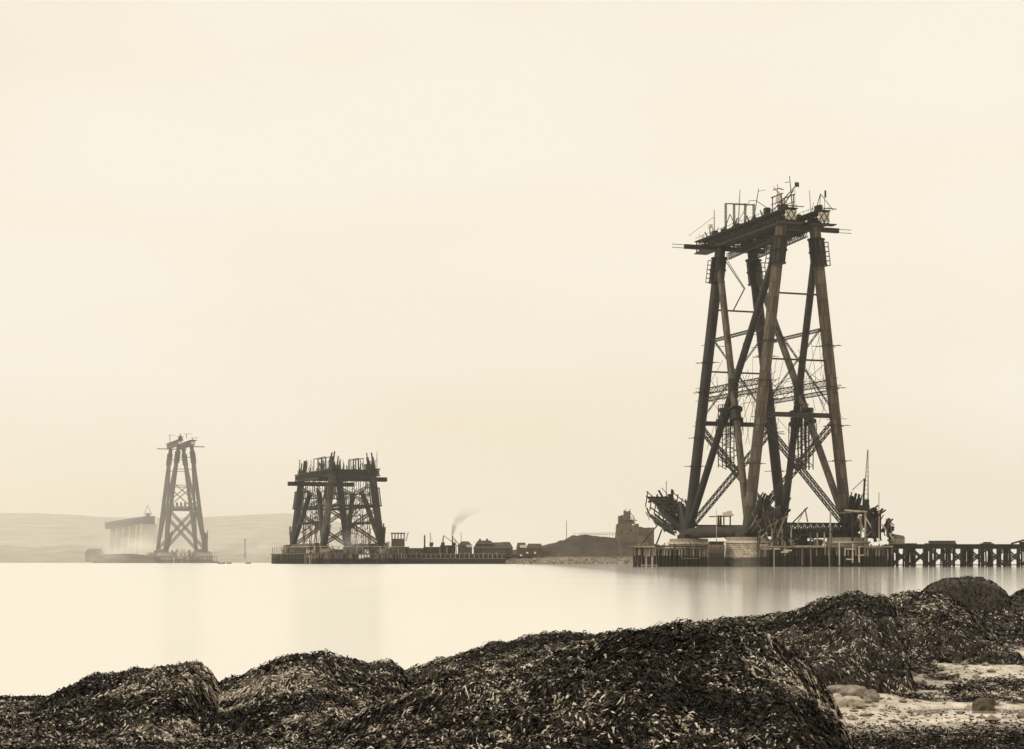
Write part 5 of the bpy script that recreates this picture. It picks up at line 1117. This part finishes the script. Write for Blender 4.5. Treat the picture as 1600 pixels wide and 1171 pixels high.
# ------------------------------------------------------------------ air: haze, smoke, steam
def vol_mat(name, dens, col, aniso=0.0, noise=None, falloff=False):
    m = bpy.data.materials.new(name); m.use_nodes = True; t = m.node_tree; t.nodes.clear(); l = t.links.new
    out = t.nodes.new('ShaderNodeOutputMaterial'); pv = t.nodes.new('ShaderNodeVolumePrincipled'); pv.inputs['Color'].default_value = col; pv.inputs['Density'].default_value = dens; pv.inputs['Anisotropy'].default_value = aniso
    l(pv.outputs[0], out.inputs['Volume'])
    if noise or falloff:
        tcn = nd(t, 'ShaderNodeTexCoord'); val = None
        if noise:
            n = nd(t, 'ShaderNodeTexNoise', Scale=noise, Detail=3, Roughness=.6); l(tcn.outputs['Object'], n.inputs['Vector']); mr = nd(t, 'ShaderNodeMapRange'); mr.inputs[1].default_value = .38; mr.inputs[2].default_value = .66; l(n.outputs[0], mr.inputs[0]); val = mr.outputs[0]
        if falloff:
            ln = nd(t, 'ShaderNodeVectorMath', operation='LENGTH'); l(tcn.outputs['Object'], ln.inputs[0]); m2 = nd(t, 'ShaderNodeMapRange'); m2.interpolation_type = 'SMOOTHSTEP'; m2.inputs[1].default_value = 1.0; m2.inputs[2].default_value = .25; m2.inputs[3].default_value = 0; m2.inputs[4].default_value = 1; l(ln.outputs['Value'], m2.inputs[0])
            if val is not None: mm = nd(t, 'ShaderNodeMath', operation='MULTIPLY'); l(val, mm.inputs[0]); l(m2.outputs[0], mm.inputs[1]); val = mm.outputs[0]
            else: val = m2.outputs[0]
        ms = nd(t, 'ShaderNodeMath', operation='MULTIPLY'); ms.inputs[1].default_value = dens; l(val, ms.inputs[0]); l(ms.outputs[0], pv.inputs['Density'])
    return m
hz = MB(); hz.box((0, 3420, 66.5), 8600, 6980, 137); ho = hz.build('haze', vol_mat('haze', .00005, (1, .99, .97, 1), .1)); tag(ho, 'thin pale haze over the whole firth', 'haze', None, 'stuff')
def puff(name, c, rad, dens, col, label, cat, noise=2.2):
    import bmesh
    bm_ = bmesh.new(); bmesh.ops.create_icosphere(bm_, subdivisions=3, radius=1); me = bpy.data.meshes.new(name); bm_.to_mesh(me); bm_.free()
    me.materials.append(vol_mat(label[:40], dens, col, 0, noise, True)); o = bpy.data.objects.new(name, me); COL.objects.link(o); o.location = c; o.scale = rad; return tag(o, label, cat, None, 'stuff')
WHT = (1, .99, .97, 1)
puff('smoke_haze', (-460, 1850, 25), (780, 850, 160), .0006, WHT, 'broad bank of pale works smoke round the far tower', 'smoke', None)
puff('steam', at(205, 858, 1830), (48, 40, 22), .03, WHT, 'white steam drifting at the foot of the viaduct', 'steam')
puff('steam', at(165, 872, 1660), (30, 14, 8), .03, WHT, 'low steam over the beached hulk', 'steam')
puff('steam', at(405, 858, 1500), (22, 14, 11), .03, WHT, 'white steam left of the middle tower', 'steam')
puff('steam', at(552, 846, 1118), (13, 10, 9), .05, WHT, 'burst of white steam at the foot of the middle tower', 'steam')
# dark smoke trail from the steam crane
sm = MB(); path = [(707, 840, .6), (708, 831, 1.2), (711, 821, 2.0), (717, 812, 3.0), (727, 803, 4.4), (742, 794, 6.2), (765, 786, 8.5), (800, 779, 11)]
vs_ = []; fs_ = []; nn = 10
for px, py, rr in path:
    c = at(px, py, 1155)
    for i in range(nn): q = 2 * math.pi * i / nn; vs_.append(c + Vector((math.cos(q) * rr, math.sin(q) * rr, math.cos(q) * -.3 * rr)))
for k in range(len(path) - 1):
    for i in range(nn): j = (i + 1) % nn; fs_.append((k * nn + i, k * nn + j, (k + 1) * nn + j, (k + 1) * nn + i))
fs_ += [tuple(range(nn - 1, -1, -1)), tuple(range((len(path) - 1) * nn, len(path) * nn))]
sm.add(vs_, fs_); so = sm.build('smoke', None or vol_mat('coal smoke', .16, (.05, .042, .035, 1))); tag(so, 'dark curl of smoke rising from the steam crane', 'smoke', None, 'stuff')
t_ = so.data.materials[0].node_tree; gg = nd(t_, 'ShaderNodeNewGeometry'); sxx = nd(t_, 'ShaderNodeSeparateXYZ'); t_.links.new(gg.outputs['Position'], sxx.inputs[0]); mrr = nd(t_, 'ShaderNodeMapRange'); mrr.inputs[1].default_value = 17; mrr.inputs[2].default_value = 42; mrr.inputs[3].default_value = 1; mrr.inputs[4].default_value = 0; t_.links.new(sxx.outputs[2], mrr.inputs[0])
pwn = nd(t_, 'ShaderNodeMath', operation='POWER'); pwn.inputs[1].default_value = 3.8; t_.links.new(mrr.outputs[0], pwn.inputs[0]); mlt = nd(t_, 'ShaderNodeMath', operation='MULTIPLY'); mlt.inputs[1].default_value = .5; nsm = nd(t_, 'ShaderNodeTexNoise', Scale=.22, Detail=4, Roughness=.6); t_.links.new(gg.outputs['Position'], nsm.inputs['Vector']); nmr = nd(t_, 'ShaderNodeMapRange'); nmr.inputs[1].default_value = .35; nmr.inputs[2].default_value = .7; nmr.inputs[4].default_value = 1.8; t_.links.new(nsm.outputs[0], nmr.inputs[0])
mn = nd(t_, 'ShaderNodeMath', operation='MULTIPLY'); t_.links.new(nmr.outputs[0], mn.inputs[0]); t_.links.new(pwn.outputs[0], mn.inputs[1]); t_.links.new(mn.outputs[0], mlt.inputs[0])
t_.links.new(mlt.outputs[0], [x for x in t_.nodes if x.type == 'PRINCIPLED_VOLUME'][0].inputs['Density'])
